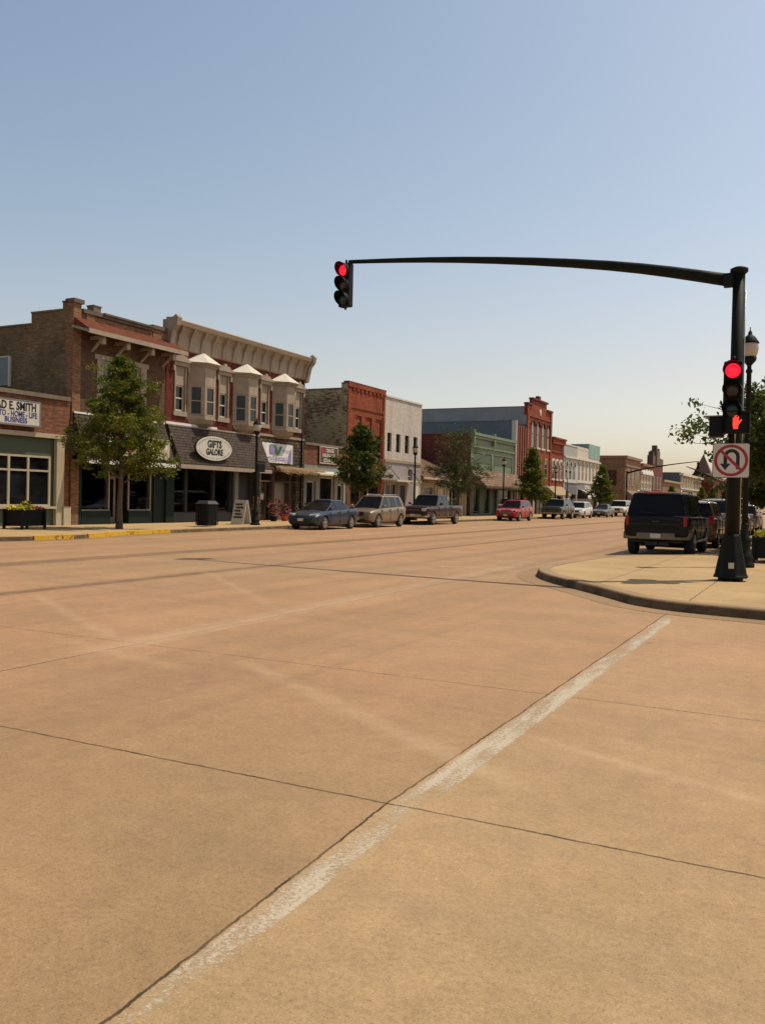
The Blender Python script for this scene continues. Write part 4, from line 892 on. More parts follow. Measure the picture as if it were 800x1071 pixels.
m = M(); m.box(-.3, .5, 158.05, 170, 8.4, 8.8); b.add(m, 'cornice', BR['brownfar']); m = M(); m.box(0, .1, 159, 169, .5, 3); b.add(m, 'shop_window', MT['glass_brown'])
b = B('chimney_block', 'dark red block with a stepped gable and chimney stacks against the sky', 'building', 170.05)
b.front(170.05, 182, .1, 9.2, [], BR['maroon']); b.shell(170.05, 182, 9.2, 16, BR['maroon'], steps=[(-.02, -16, 9.2)])
m = M(); m.box(-1, .1, 170.1, 172.5, 9.2, 10.9); m.box(-1.2, .1, 174.0, 177.8, 9.2, 12.0); m.box(-1, .1, 178, 181.8, 9.2, 10.6); m.box(-.9, 0, 170.6, 171.5, 10.9, 11.6); m.box(-.9, 0, 174.1, 175.2, 12, 13.0); m.box(-.9, 0, 176.9, 177.7, 12, 12.5); b.add(m, 'chimney', simple('soot_brick', (.10, .05, .035)))
for y in (171.5, 175.2, 178.6): b.win(y, y+1.3, 4.4, 6.9, MT['offwhite'], MT['glass'], x=0)
m = M(); m.box(0, .1, 171, 181, .5, 3); b.add(m, 'shop_window', MT['glass'])
b = B('low_brick_row', 'low tan and brown brick row beyond the chimney block', 'building', 182.05)
b.front(182.05, 207, .1, 6.2, [], BR['brownfar']); b.shell(182.05, 207, 6.2, 16, BR['maroon'], steps=[(-.02, -16, 6.1)])
for i in range(6): b.win(183+i*4, 185.4+i*4, .6, 3, MT['offwhite'], MT['glass'], x=0)
m = M(); m.box(-.3, .4, 182.05, 207, 6.2, 6.6); b.add(m, 'cornice', MT['tan'])
b = B('grey_side_block', 'dark grey sided block standing above the low row, left of the steeple', 'building', 207.05)
b.front(207.05, 245, .1, 8.3, [], MT['tan']); b.shell(207.05, 245, 8.5, 18, simple('dark_grey_render', (.10, .11, .11)), steps=[(-.02, -4, 8.9), (-4, -18, 8.4)])
m = M(); m.box(-.3, .6, 207.05, 245, 8.3, 8.8); m.box(-.1, .2, 207.05, 245, 5.2, 5.5); b.add(m, 'cornice', MT['offwhite'])
for i in range(8): b.win(208.5+i*4.4, 210.6+i*4.4, 5.7, 7.7, MT['offwhite'], MT['glass_brown'], x=0)
m = M(); m.box(0, .1, 209, 244, .5, 3.2); b.add(m, 'shop_window', MT['glass'])
b = B('steeple_church', 'red brick church with a tall pointed brown steeple at the end of the street', 'church', 250, fx=-26.5)
b.front(250, 300, .1, 9, [], BR['red']); b.shell(250, 300, 9, 14, BR['red'], steps=[(-.02, -14, 9)])
m = M(); m.hull8([(.3, 250, 9), (.3, 300, 9), (-7, 300, 12), (-7, 250, 12), (.3, 250, 9.2), (.3, 300, 9.2), (-7, 300, 12.2), (-7, 250, 12.2)]); b.add(m, 'gable_roof', BR['red'])
m = M(); c = (-3.2, 255, 0); m.box(c[0]-2.6, c[0]+2.6, 250, 258, 8, 9.3); b.add(m, 'tower', BR['maroon'])
m = M(); e = [(c[0]-3.3, 251.7), (c[0]+3.3, 251.7), (c[0]+3.3, 258.3), (c[0]-3.3, 258.3)]; e2 = [(c[0]-2.3, 252.7), (c[0]+2.3, 252.7), (c[0]+2.3, 257.3), (c[0]-2.3, 257.3)]
m.hull8([(*p, 9.3) for p in e]+[(*p, 10.3) for p in e2])
for i in range(4): m.face([(*e2[i], 10.3), (*e2[(i+1) % 4], 10.3), (c[0], 255, 15.8)])
b.add(m, 'steeple', simple('brown_slate', (.13, .07, .05)))
# ---------------------------------------------------------------- vehicles: x forward, y left, z up, origin on the road
MT['carglass'] = glassy('car_glass', (.008, .009, .010), .05, .32, .3)
MT['headlamp'] = simple('headlamp_lens', (.62, .60, .55), .12, var=.05); MT['taillamp'] = simple('red_tail_lens', (.30, .012, .012), .18, var=.1)
MT['plate'] = simple('licence_plate', (.62, .60, .58), .5); MT['plastic'] = simple('black_plastic', (.022, .022, .022), .6)
def interp(pts, x):
    if x >= pts[0][0]: return pts[0][1]
    for (a, va), (b, vb) in zip(pts[:-1], pts[1:]):
        if a >= x >= b: return va+(vb-va)*(a-x)/(a-b) if a != b else vb
    return pts[-1][1]
def wheel(car, x, y, r, w, side, dark=False):
    t = M(); s = side
    t.lathe([(r*.62, -w/2), (r*.86, -w/2), (r*.97, -w*.38), (r, -w*.25), (r, w*.25), (r*.97, w*.38), (r*.86, w/2), (r*.62, w/2)], (0, 0, 0), 26, 'y')
    wo = t.build('wheel', MT['rubber'], car, (x, y, r))
    q = M(); yo = s*w*.46
    q.lathe([(r*.66, min(yo, yo-s*.03)), (r*.66, max(yo, yo-s*.03)+.002)], (0, 0, 0), 26, 'y')
    for k in range(5):
        a = 2*PI*k/5+.3; c, d = math.cos(a), math.sin(a); p = .055
        pts = [(r*.12*c-p*d, r*.12*d+p*c), (r*.12*c+p*d, r*.12*d-p*c), (r*.62*c+p*1.3*d, r*.62*d-p*1.3*c), (r*.62*c-p*1.3*d, r*.62*d+p*1.3*c)]
        q.hull8([(u, yo, v) for u, v in pts]+[(u, yo+s*.025, v) for u, v in pts], 1)
    q.lathe([(r*.17, 0), (r*.13, .035)] if s > 0 else [(r*.13, -.035), (r*.17, 0)], (0, yo, 0), 12, 'y', 1)
    n = 26; 
    for k in range(n):
        a0, a1 = 2*PI*k/n, 2*PI*(k+1)/n
        q.face([(r*.58*math.cos(a0), yo+s*.012, r*.58*math.sin(a0)), (r*.58*math.cos(a1), yo+s*.012, r*.58*math.sin(a1)), (r*.67*math.cos(a1), yo+s*.02, r*.67*math.sin(a1)), (r*.67*math.cos(a0), yo+s*.02, r*.67*math.sin(a0))], 1)
    rm = q.build('rim', [MT['plastic'], MT['steel'] if not dark else MT['chrome']], wo)
    return wo
def make_car(name, label, cat, paint, sp, group, lower=None):
    """sp: L W, xf/xr wheels, r, top [(x, z)], bot z, cab: (bf, tf, tr, br, roof z, half width bottom, half width top), kind"""
    car = thing(name, (0, 0, 0), label, cat, group)
    L, W, r = sp['L'], sp['W'], sp['r']; hw = W/2; top = sp['top']; zb = sp['bot']
    xs = sorted({*[L/2*f for f in (1, .985, .94, .85, .7, .5, .3, .1, -.1, -.3, -.5, -.7, -.85, -.94, -.985, -1)], *[p[0] for p in top]}, reverse=True)
    m = M(); ring = []
    for x in xs:
        e = abs(x)/(L/2); nose = 1 if e < .8 else 1-.16*((e-.8)/.2)**(2.2 if x > 0 else 2.8)*sp.get('taper', 1)
        w = hw*nose; zt = interp(top, x); z0 = zb+(.10 if e > .93 else 0)+(.05 if e > .98 else 0)
        if e > .99: zt -= .05
        h = zt-z0; cr = sp.get('crown', .035) 
        ring.append([(x, 0, z0), (x, w*.8, z0), (x, w*.95, z0+.04), (x, w*.985, z0+h*.25), (x, w, z0+h*.55), (x, w*.985, z0+h*.82), (x, w*.95, zt-.03), (x, w*.86, zt), (x, w*.5, zt+cr*.8), (x, 0, zt+cr)])
    nr = len(ring[0])
    for rg in ring:
        m.v += rg + [(x, -y, z) for x, y, z in rg[1:-1]][::-1]
    k = 2*nr-2
    for i in range(len(ring)-1):
        for j in range(k):
            m.f.append((i*k+j, i*k+(j+1) % k, (i+1)*k+(j+1) % k, (i+1)*k+j)); m.mi.append(0); m.sm.append(True)
    m.f.append(tuple(range(k))[::-1]); m.mi.append(0); m.sm.append(True)
    m.f.append(tuple((len(ring)-1)*k+j for j in range(k))); m.mi.append(0); m.sm.append(True)
    me = bpy.data.meshes.new('body'); me.from_pydata(m.v, [], m.f); me.polygons.foreach_set('use_smooth', m.sm)
    bm = bmesh.new(); bm.from_mesh(me); bmesh.ops.recalc_face_normals(bm, faces=bm.faces)
    cl = bm.edges.layers.float.get('crease_edge') or bm.edges.layers.float.new('crease_edge')
    for e_ in bm.edges:
        a, b_ = e_.verts
        if a.co.x == b_.co.x and abs(abs(a.co.x)-L/2) < 1e-4: e_[cl] = .55
    bm.to_mesh(me); bm.free()
    cut = []
    def cutter(f):
        q = M(); f(q); c = bpy.data.meshes.new('c'); c.from_pydata(q.v, [], q.f); b2 = bmesh.new(); b2.from_mesh(c); bmesh.ops.recalc_face_normals(b2, faces=b2.faces); b2.to_mesh(c); b2.free(); cut.append(c)
    for x in (sp['xf'], sp['xr']):
        for s in (1, -1):
            cutter(lambda q: q.lathe([(r*1.16, 0), (r*1.16, .5)], (x, (hw-.27) if s > 0 else -(hw+.23), r*1.0), 28, 'y'))
    if sp.get('bed'):
        x0, x1 = sp['bed']; cutter(lambda q: q.box(x0, x1, -hw+.1, hw-.1, zb+.35, 3))
    me = baked(me, subsurf=2, cutters=cut); me.materials.clear(); me.materials.append(paint)
    if lower: me.materials.append(lower)
    if lower:
        for p in me.polygons:
            if p.center.z < sp.get('lz', .5): p.material_index = 1
    for p in me.polygons:
        p.use_smooth = True
    try: me.set_sharp_from_angle(angle=R(38))
    except Exception: pass
    link('body', me, car)
    # greenhouse
    bf, tf, tr, br, zr, wb, wt = sp['cab']; zl = min(interp(top, bf), interp(top, br))-.02
    def ringp(xa, xb, w, n=5):
        # front-left corner ... ccw rectangle with small corner rounding
        c = .10; P = []
        for (cx, cy, a0) in ((xa-c, w-c, 0), (xb+c, w-c, 90), (xb+c, -w+c, 180), (xa-c, -w+c, 270)):
            for i in range(4): a = R(a0+90*i/3); P.append((cx+c*math.cos(a), cy+c*math.sin(a)))
        return P
    lv = [(0, 0), (.5, .54), (1, 1)]; rings = []
    zg = zr-.06
    for t, s in lv:
        rings.append([(px, py, zl+(zg-zl)*t) for px, py in ringp(bf+(tf-bf)*s, br+(tr-br)*s, wb+(wt-wb)*(t*t*.55+t*.45))])
    nn = len(rings[0]); groups = {'windshield': M(), 'rear_window': M(), 'side_window': M(), 'side_window2': M()}
    for i in range(2):
        for j in range(nn):
            j2 = (j+1) % nn; q = [rings[i][j], rings[i][j2], rings[i+1][j2], rings[i+1][j]]
            my = sum(p[1] for p in q)/4; seg = j
            key = 'windshield' if (j in (12, 13, 14, 15, 0, 1, 2) and (j in (15,) or abs(q[0][0]-q[1][0]) < abs(q[0][1]-q[1][1]))) else None
            dx, dy = abs(q[0][0]-q[1][0]), abs(q[0][1]-q[1][1])
            if dy > dx: key = 'windshield' if q[0][0] > (bf+br)/2 else 'rear_window'
            else: key = 'side_window' if my > 0 else 'side_window2'
            groups[key].face(q, 0, True)
    for kx, g_ in groups.items():
        if g_.f: g_.build(kx.replace('2', ''), sp.get('glass', MT['carglass']), car)
    # roof
    rp = ringp(tf+.03, tr-.03, wt+.012); rm = M(); base = len(rm.v)
    lev = [(1, zg-.015), (1, zg+.01), (.95, zr-.012), (.78, zr+.015), (.4, zr+.035)]
    cxm = (tf+tr)/2
    for s, z in lev: rm.v += [(cxm+(px-cxm)*(1-(1-s)*.5), py*s, z) for px, py in rp]
    for i in range(len(lev)-1):
        for j in range(nn): rm.f.append((i*nn+j, i*nn+(j+1) % nn, (i+1)*nn+(j+1) % nn, (i+1)*nn+j)); rm.mi.append(0); rm.sm.append(True)
    rm.f.append(tuple(4*nn+j for j in range(nn))); rm.mi.append(0); rm.sm.append(True); rm.f.append(tuple(range(nn))[::-1]); rm.mi.append(0); rm.sm.append(True)
    ro = rm.build('roof', paint, car)
    # pillars
    for s in (1, -1):
        for (xb_, xt_, wd) in sp['pillars']:
            pm = M()
            p0, p1 = xb_, xt_
            pts0 = [(p0+wd*.6, s*(wb+.010), zl+.0), (p0-wd*.6, s*(wb+.010), zl+.0), (p0-wd*.6, s*(wb-.04), zl+.0), (p0+wd*.6, s*(wb-.04), zl+.0)]
            pmid = [(p0+(p1-p0)*.54+k_*wd*.5, s*(wb+(wt-wb)*(.36)+o_), zl+(zg-zl)*.5) for k_, o_ in ((1, .010), (-1, .010), (-1, -.04), (1, -.04))]
            pts1 = [(p1+wd*.45, s*(wt+.012), zg), (p1-wd*.45, s*(wt+.012), zg), (p1-wd*.45, s*(wt-.04), zg), (p1+wd*.45, s*(wt-.04), zg)]
            pm.hull8(pts0+pmid); pm.hull8(pmid+pts1)
            pm.build('pillar', paint, car, bevel=.006)
    # details
    f = sp.get('front', {}); hz = f.get('z', .68)
    for s in (1, -1):
        d = M(); x0 = L/2*.955; y0, y1 = hw*.50, hw*.88
        d.hull8([(x0-.12, s*y0, hz-.07), (x0+.045, s*y0, hz-.07), (x0-.16, s*(y1+.03), hz-.05), (x0-.35, s*y1*.98, hz-.02), (x0-.18, s*y0, hz+.07), (x0+.02, s*y0, hz+.06), (x0-.2, s*(y1+.03), hz+.09), (x0-.42, s*y1, hz+.09)])
        if f.get('box'): d = M(); d.box(L/2-.10, L/2+.012, s*hw*.58, s*hw*.88, hz-.09, hz+.09)
        d.build('headlight', MT['headlamp'], car, bevel=.015)
        d = M(); tz = sp.get('tz', (.75, 1.0))
        d.box(-L/2-.012, -L/2+.16, s*hw*sp.get('ty', .66), s*hw*.90, tz[0], tz[1]); d.build('taillight', MT['taillamp'], car, bevel=.02)
        mx = bf-.28; d = M(); d.ball((mx, s*(hw+.10), interp(top, mx)+.12), .11, sc=(.6, .95, .75)); d.tube([(mx, s*(hw-.06), interp(top, mx)+.03), (mx, s*(hw+.08), interp(top, mx)+.1)], .03, 6); d.build('mirror', paint if not f.get('box') else MT['plastic'], car)
        for xh in sp['handles']:
            d = M(); zz = interp(top, xh)-.14; d.box(xh, xh+.18, s*(hw*.985-.01), s*(hw*.985+.025), zz, zz+.035); d.build('door_handle', paint, car, bevel=.008)
    d = M(); gz0, gz1 = f.get('grille', (.45, .68)); gw = f.get('gw', .45); x0 = L/2
    d.box(x0-.12, x0+f.get('gx', .004), -hw*gw, hw*gw, gz0, gz1)
    d.build('grille', MT['plastic'], car, bevel=.02)
    d = M()
    for i in range(f.get('slats', 2)): z = gz0+(gz1-gz0)*(i+1)/(f.get('slats', 2)+1); d.box(x0-.05, x0+f.get('gx', .004)+.012, -hw*gw*.96, hw*gw*.96, z-.012, z+.012)
    d.build('grille_bar', MT['chrome'] if f.get('chrome') else MT['plastic'], car)
    d = M(); d.box(x0-.12, x0+.004, -hw*.55, hw*.55, zb+.07, zb+.2); d.build('lower_intake', MT['plastic'], car, bevel=.02)
    d = M(); d.box(x0-.03, x0+.03, -.15, .15, f.get('pz', .42), f.get('pz', .42)+.13); d.build('licence_plate', MT['plate'], car)
    d = M(); pz = sp.get('rpz', .8); d.box(-x0-.03, -x0+.03, -.15, .15, pz, pz+.13); d.build('licence_plate', MT['plate'], car)
    if sp.get('bumper'):
        bz = sp['bumper']; bmat = sp.get('bmat', MT['chrome'])
        for s in (1, -1):
            d = M(); bx = s*(x0+.02); n = 8; pts = []
            for i in range(n+1): u = -1+2*i/n; pts.append((bx-s*.16*abs(u)**4, u*(hw-.01)))
            inner = [(px-s*.16, py*.98) for px, py in pts][::-1]
            poly = pts+inner
            if s < 0: poly = poly[::-1]
            d.prism_z(poly, bz[0], bz[1]); d.build('bumper', bmat, car, bevel=.025)
    w = M(); w.box(-L/2+.35, L/2-.35, -hw*.75, hw*.75, zb-.03, zb+.2); w.build('underbody', MT['plastic'], car)
    ww = sp.get('tw', .22)
    for x in (sp['xf'], sp['xr']):
        for s in (1, -1): wheel(car, x, s*(hw-ww/2-.012), r, ww, s)
    # door seams
    d = M()
    for xs_ in sp['seams']:
        for s in (1, -1): d.box(xs_-.005, xs_+.005, s*(hw*.97), s*(hw+.002), zb+.14, interp(top, xs_)-.05)
    d.build('door_seam', MT['plastic'], car)
    if sp.get('rack'):
        for s in (1, -1):
            d = M(); a, c = sp['rack']; yy = s*(wt-.10); d.tube([(a, yy, zr), (a-.12, yy, zr+.07), (c+.12, yy, zr+.07), (c, yy, zr)], .022, 6); d.build('roof_rail', sp.get('rackmat', MT['steel']), car)
    if sp.get('boards'):
        for s in (1, -1): d = M(); d.box(sp['xr']+r*1.25, sp['xf']-r*1.25, s*(hw-.1), s*(hw+.07), zb-.03, zb+.03); d.build('running_board', MT['steel'], car, bevel=.015)
    return car, sp
def put(o, x, y, h): o.location = (x, y, 0); o.rotation_euler = (0, 0, R(h)); return o

SEDAN = dict(L=4.4, W=1.78, r=.33, xf=1.37, xr=-1.27, bot=.2, top=[(2.2, .56), (2.1, .68), (1.7, .80), (1.15, .90), (.2, .95), (-1.2, 1.02), (-1.9, 1.06), (-2.2, 1.0)], cab=(1.3, .18, -.85, -1.85, 1.45, .76, .54), pillars=[(1.2, .16, .06), (-.08, -.12, .06), (-1.35, -.86, .15)], handles=(-.05, -1.0), seams=(.85, -.12, -1.0), front=dict(z=.70, grille=(.34, .46), gw=.62), tz=(.72, .9), taper=1.5)
SUV = dict(L=4.45, W=1.82, r=.36, xf=1.4, xr=-1.38, bot=.27, top=[(2.225, .70), (2.14, .86), (1.7, .97), (1.0, 1.04), (-.2, 1.08), (-1.5, 1.14), (-2.225, 1.12)], cab=(1.25, .42, -1.72, -2.14, 1.73, .80, .62), pillars=[(1.15, .40, .07), (-.05, -.1, .07), (-1.05, -1.0, .07), (-1.95, -1.65, .22)], handles=(0, -.95), seams=(.95, -.05, -1.0), front=dict(z=.82, grille=(.62, .84), gw=.45, slats=2), tz=(.9, 1.15), rack=(.2, -1.7))
PICK = dict(L=5.9, W=2.0, r=.40, xf=2.0, xr=-1.75, bot=.42, tw=.27, top=[(2.95, 1.02), (2.8, 1.12), (2.0, 1.17), (1.25, 1.2), (-.9, 1.22), (-.95, 1.24), (-2.95, 1.24)], bed=(-.98, -2.8), cab=(1.35, .72, -.75, -.93, 1.87, .86, .70), pillars=[(1.25, .70, .08), (.15, .1, .08), (-.72, -.65, .12)], handles=(.2, -.6), seams=(1.15, .1, -.7, -.93), front=dict(z=.95, grille=(.78, 1.06), gw=.52, box=True, chrome=True, slats=1, pz=.55), tz=(.85, 1.15), bumper=(.48, .68), taper=.35)
BIG = dict(L=5.2, W=2.0, r=.40, xf=1.62, xr=-1.42, bot=.45, tw=.27, top=[(2.6, 1.05), (2.4, 1.15), (1.6, 1.2), (1.2, 1.22), (-2.0, 1.25), (-2.6, 1.25)], cab=(1.3, .75, -2.36, -2.52, 1.95, .90, .74), pillars=[(1.2, .72, .08), (.1, .05, .08), (-.95, -.95, .10), (-2.3, -2.2, .16)], handles=(.15, -.85), seams=(1.1, .1, -.9), front=dict(z=.95, grille=(.75, 1.0), gw=.5, box=True, chrome=True, pz=.55), tz=(.93, 1.24), ty=.80, bumper=(.52, .74), boards=True, rack=(.4, -2.1), taper=.4, rpz=.57)
CP = dict(blue=carpaint('slate_blue_paint', (.032, .048, .072), .4, .15), gold=carpaint('champagne_gold_paint', (.30, .225, .14), .5), maroon=carpaint('dark_maroon_paint', (.030, .009, .009), .2, .15), red=carpaint('bright_red_paint', (.36, .012, .018), .3, .1), dark=carpaint('graphite_paint', (.03, .032, .034), .4), white=carpaint('white_car_paint', (.72, .70, .67), 0, .1), grey=carpaint('olive_grey_paint', (.11, .11, .095), .5), black=carpaint('black_car_paint', (.006, .006, .007), 0, .03, .22), silver=carpaint('silver_paint', (.42, .42, .41), .7), brown=carpaint('bronze_paint', (.13, .065, .045), .4, .2), tan=carpaint('tan_lower_paint', (.22, .17, .12), .4))
GF = 'vehicles parked along the far kerb'; GN = 'vehicles parked along the near kerb'
c, _ = make_car('sedan', 'slate blue compact sedan parked nose towards the camera by the fieldstone front', 'car', CP['blue'], SEDAN, GF); put(c, -22.2, 37.45, -90)
suv_gold, _ = make_car('sport_utility_vehicle', 'champagne gold sport utility vehicle with silver roof rails behind the blue sedan', 'suv', CP['gold'], SUV, GF); put(suv_gold, -22.2, 43.1, -90)
c, _ = make_car('pickup_truck', 'dark maroon crew pickup truck with tan lower sides parked before the tan cottage', 'pickup truck', CP['maroon'], PICK, GF, lower=CP['tan']); put(c, -22.4, 51.4, -90)
RS = dict(SUV); RS.update(rack=None, L=4.6, cab=(1.15, .4, -1.7, -2.2, 1.66, .82, .64), pillars=[(1.05, .38, .07), (-.05, -.1, .07), (-1.05, -1.0, .08), (-2.0, -1.65, .2)], front=dict(z=.85, grille=(.60, .80), gw=.6, slats=3, chrome=True))
c, _ = make_car('crossover_car', 'bright red crossover with a chrome slatted grille parked before the shake canopy', 'car', CP['red'], RS, GF); put(c, -22.2, 67.6, -90)
DS = dict(BIG); DS.update(L=5.0, boards=False, cab=(1.3, .75, -1.9, -2.3, 1.84, .86, .70))
c, _ = make_car('sport_utility_vehicle', 'graphite boxy sport utility vehicle between the red crossover and the white car', 'suv', CP['dark'], DS, GF); put(c, -22.3, 81.0, -90)
c, _ = make_car('crossover_car', 'white crossover parked just behind the graphite sport utility vehicle', 'car', CP['white'], RS, GF); put(c, -22.2, 88.6, -90)
c, _ = make_car('sedan', 'olive grey sedan parked beyond the white crossover', 'car', CP['grey'], SEDAN, GF); put(c, -22.1, 99, -90)
VN = dict(BIG); VN.update(L=5.3, W=1.95, boards=False, rack=None, cab=(1.4, .9, -2.4, -2.6, 1.95, .88, .76))
c, _ = make_car('van', 'red and white van half hidden behind the big black vehicle on the far kerb', 'van', CP['white'], VN, GF, lower=CP['red']); put(c, -22.0, 108, -90)
NB = dict(BIG); NB['glass'] = glassy('tinted_glass', (.006, .006, .007), .08, .15, .3); NB['bmat'] = simple('dull_chrome', (.16, .14, .11), .35, metal=.7)
bigcar, _ = make_car('sport_utility_vehicle', 'large black sport utility vehicle seen from behind at the near kerb', 'suv', CP['black'], NB, GN, lower=simple('dusty_black_cladding', (.014, .013, .012), .7)); put(bigcar, -4.5, 29.9, 90)
x0 = 2.6
d = M(); d.box(-2.53, -2.45, -.38, .38, 1.925, 1.965); d.build('brake_light', emit('lit_brake_lens', (.5, .01, .01), .12), bigcar)
d = M(); d.box(-2.64, -2.58, -.75, .75, .98, 1.0); d.box(-2.625, -2.58, -.72, .72, .79, .80); d.box(-2.64, -2.6, -.12, .12, 1.05, 1.10); d.build('tailgate_trim', MT['plastic'], bigcar)
d = M(); d.tube([(-2.3, .45, .38), (-2.62, .45, .36)], .035, 8); d.box(-2.5, -2.3, -.04, .04, .36, .46); d.box(-2.4, 1.5, -.35, .35, .34, .44); d.build('tow_hitch', MT['plastic'], bigcar)
d = M(); d.lathe([(.14, -.85), (.14, .85)], (-1.42, 0, .40), 8, 'y'); d.build('rear_axle', MT['plastic'], bigcar)
d = M(); d.tube([(-2.50, -.05, 1.30), (-2.47, .5, 1.36)], .012, 5); d.build('rear_wiper', MT['plastic'], bigcar)
S2 = dict(SUV); S2.update(L=4.8, tz=(.85, 1.2), ty=.72)
c, _ = make_car('sport_utility_vehicle', 'bronze sport utility vehicle with a pale roof, parked ahead of the big black one', 'suv', CP['brown'], S2, GN); put(c, -4.35, 36.3, 90)
for ch in kids(c):
    if ch.name.startswith('roof'): ch.data = ch.data.copy(); ch.data.materials.clear(); ch.data.materials.append(CP['silver'])
c, _ = make_car('pickup_truck', 'silver pickup truck parked third in line at the near kerb', 'pickup truck', CP['silver'], PICK, GN); put(c, -4.3, 43.3, 90)
c, _ = make_car('sedan', 'bronze sedan parked fourth in line at the near kerb', 'car', CP['brown'], SEDAN, GN); put(c, -4.2, 50.5, 90)
c, _ = make_car('crossover_car', 'silver crossover parked fifth in line at the near kerb', 'car', CP['silver'], RS, GN); put(c, -4.2, 57.5, 90)
# ---------------------------------------------------------------- street furniture
def head_signal(name, label, loc, rz, lit, lens_r=.11, group='traffic lights'):
    """three-lens head facing local -Y, origin at the centre of the housing's back"""
    t = thing(name, loc, label, 'traffic light', group, rz)
    m = M(); m.box(-.17, .17, -.20, 0, -.56, .56); m.build('housing', MT['black'], t, bevel=.03)
    for i, z in enumerate((.37, 0, -.37)):
        m = M(); m.lathe([(.172, -.215), (.172, -.19)], (0, 0, z), 20, 'y'); 
        n = 20
        for k in range(n):
            a0, a1 = R(-60+300*k/n), R(-60+300*(k+1)/n)      # open at the bottom
            def P(a, y, rr): return (rr*1.12*math.cos(a), y, z+rr*1.12*math.sin(a))
            l0 = .24*(.55+.45*math.sin(a0)); l1 = .24*(.55+.45*math.sin(a1))
            m.face([P(a0, -.2, .16), P(a1, -.2, .16), P(a1, -.23-max(.03, l1), .155), P(a0, -.23-max(.03, l0), .155)], 0, True)
            m.face([P(a0, -.2, .152), P(a0, -.23-max(.03, l0), .147), P(a1, -.23-max(.03, l1), .147), P(a1, -.2, .152)], 0, True)
        v = m.build('visor', MT['black'], t)
        m = M(); m.ball((0, -.225, z), .14, n=18, m=8, sc=(1, .28, 1)); m.build('lens', lit if i == 0 else (MT['lens_amber'] if i == 1 else MT['lens_green']), v)
    m = M(); m.tube([(0, -.1, .56), (0, -.1, .66)], .03, 8); m.tube([(0, -.1, -.56), (0, -.1, -.62)], .03, 8); m.build('mount', MT['black'], t)
    return t
MT['lens_red'] = emit('lit_red_lens', (1.0, .01, .03), 1.3); MT['lens_amber'] = simple('dark_amber_lens', (.05, .022, .012), .25); MT['lens_green'] = simple('dark_green_lens', (.015, .03, .026), .25)
PX0, PY0 = -1.55, 18.1; D = Vector((-1, .16, 0)).normalized(); NR = Vector((.16, 1, 0)).normalized()
pole = thing('signal_mast', (PX0, PY0, .15), 'dark green signal mast with a flared base and a long curved arm over the road', 'traffic signal mast', 'signal masts')
m = M(); n = 8
def octa(r, z): return [(r*math.cos(PI/8+2*PI*i/n), r*math.sin(PI/8+2*PI*i/n), z) for i in range(n)]
lv = [(.335, .06), (.33, .09), (.31, .12), (.165, .86), (.14, .9)]
for r_, z in lv: m.v += octa(r_, z)
for i in range(len(lv)-1):
    for k in range(n): m.f.append((i*n+k, i*n+(k+1) % n, (i+1)*n+(k+1) % n, (i+1)*n+k)); m.mi.append(0); m.sm.append(False)
m.f.append(tuple(range(n))[::-1]); m.f.append(tuple(4*n+k for k in range(n))); m.mi += [0, 0]; m.sm += [False, False]
for a in range(4): c = (.24*math.cos(PI/4+a*PI/2), .24*math.sin(PI/4+a*PI/2)); m.lathe([(.05, 0), (.05, .07)], (*c, 0), 8)
m.lathe([(.2, 0), (.2, .08)], n=12)
bo = m.build('flared_base', MT['pole'], pole, bevel=.012)
m = M(); m.box(-.02, .08, -.30, -.25, .25, .36); m.build('sticker', MT['steel'], bo)
m = M(); m.lathe([(.125, .86), (.118, 3), (.112, 6.0)], n=16); m.build('pole', MT['pole'], pole)
m = M(); m.lathe([(.12, 5.93), (.165, 5.97), (.165, 6.03), (.10, 6.06)], n=16); m.build('pole_cap', MT['pole'], pole)
arm = [(0, 5.72), (.17, 5.83), (1.35, 6.16), (2.55, 6.45), (4.33, 6.79), (6.31, 7.11), (7.96, 7.33), (9.6, 7.52)]
ap = []
for (a, za), (c, zc) in zip(arm[1:-1], arm[2:]):
    for t in (0, .5): ap.append((a+(c-a)*t, za+(zc-za)*t))
ap.append(arm[-1]); sm_ = [ap[0]]+[((ap[i-1][0]+ap[i][0]*2+ap[i+1][0])/4, (ap[i-1][1]+ap[i][1]*2+ap[i+1][1])/4) for i in range(1, len(ap)-1)]+[ap[-1]]
m = M(); m.tube([(D.x*s, D.y*s, z) for s, z in sm_], [.125-.075*s/9.6 for s, z in sm_], 12); m.build('arm', MT['pole'], pole)
m = M(); m.box(-.28, -.09, -.11, .11, 5.70, 5.95); m.build('arm_collar', MT['pole'], pole, bevel=.02)
m = M(); m.tube([(.135, .02, .9), (.125, .02, 5.6)], .012, 6); m.tube([(.02, -.13, 2.65), (.02, -.16, 3.6)], .016, 6); m.build('conduit', MT['steel'], pole)
aend = Vector((PX0, PY0, .15))+D*9.62
head_signal('traffic_light', 'black traffic light lit red at the tip of the long mast arm', (aend.x-.06, aend.y+.1, 7.07), R(-6), MT['lens_red'])
m = M()
p2 = Vector((PX0, PY0, 0))
head_signal('traffic_light', 'black traffic light lit red on the shaft of the near signal mast', (p2.x-.03, p2.y-.14, 3.80), R(0), MT['lens_red'])
MT['hand'] = emit('lit_orange_red_hand', (1.0, .05, .03), 1.1)
t = thing('pedestrian_signal', (p2.x+.06, p2.y-.15, 3.18), 'pedestrian signal box showing a lit red hand below the near traffic light', 'pedestrian signal')
m = M(); m.box(-.23, .23, -.22, 0, -.2, .2); m.build('housing', MT['black'], t, bevel=.015)
m = M(); m.box(-.235, .235, -.34, -.21, .2, .212); m.box(-.235, -.225, -.30, -.21, -.2, .2); m.box(.225, .235, -.30, -.21, -.2, .2); m.build('hood', MT['black'], t)
m = M()
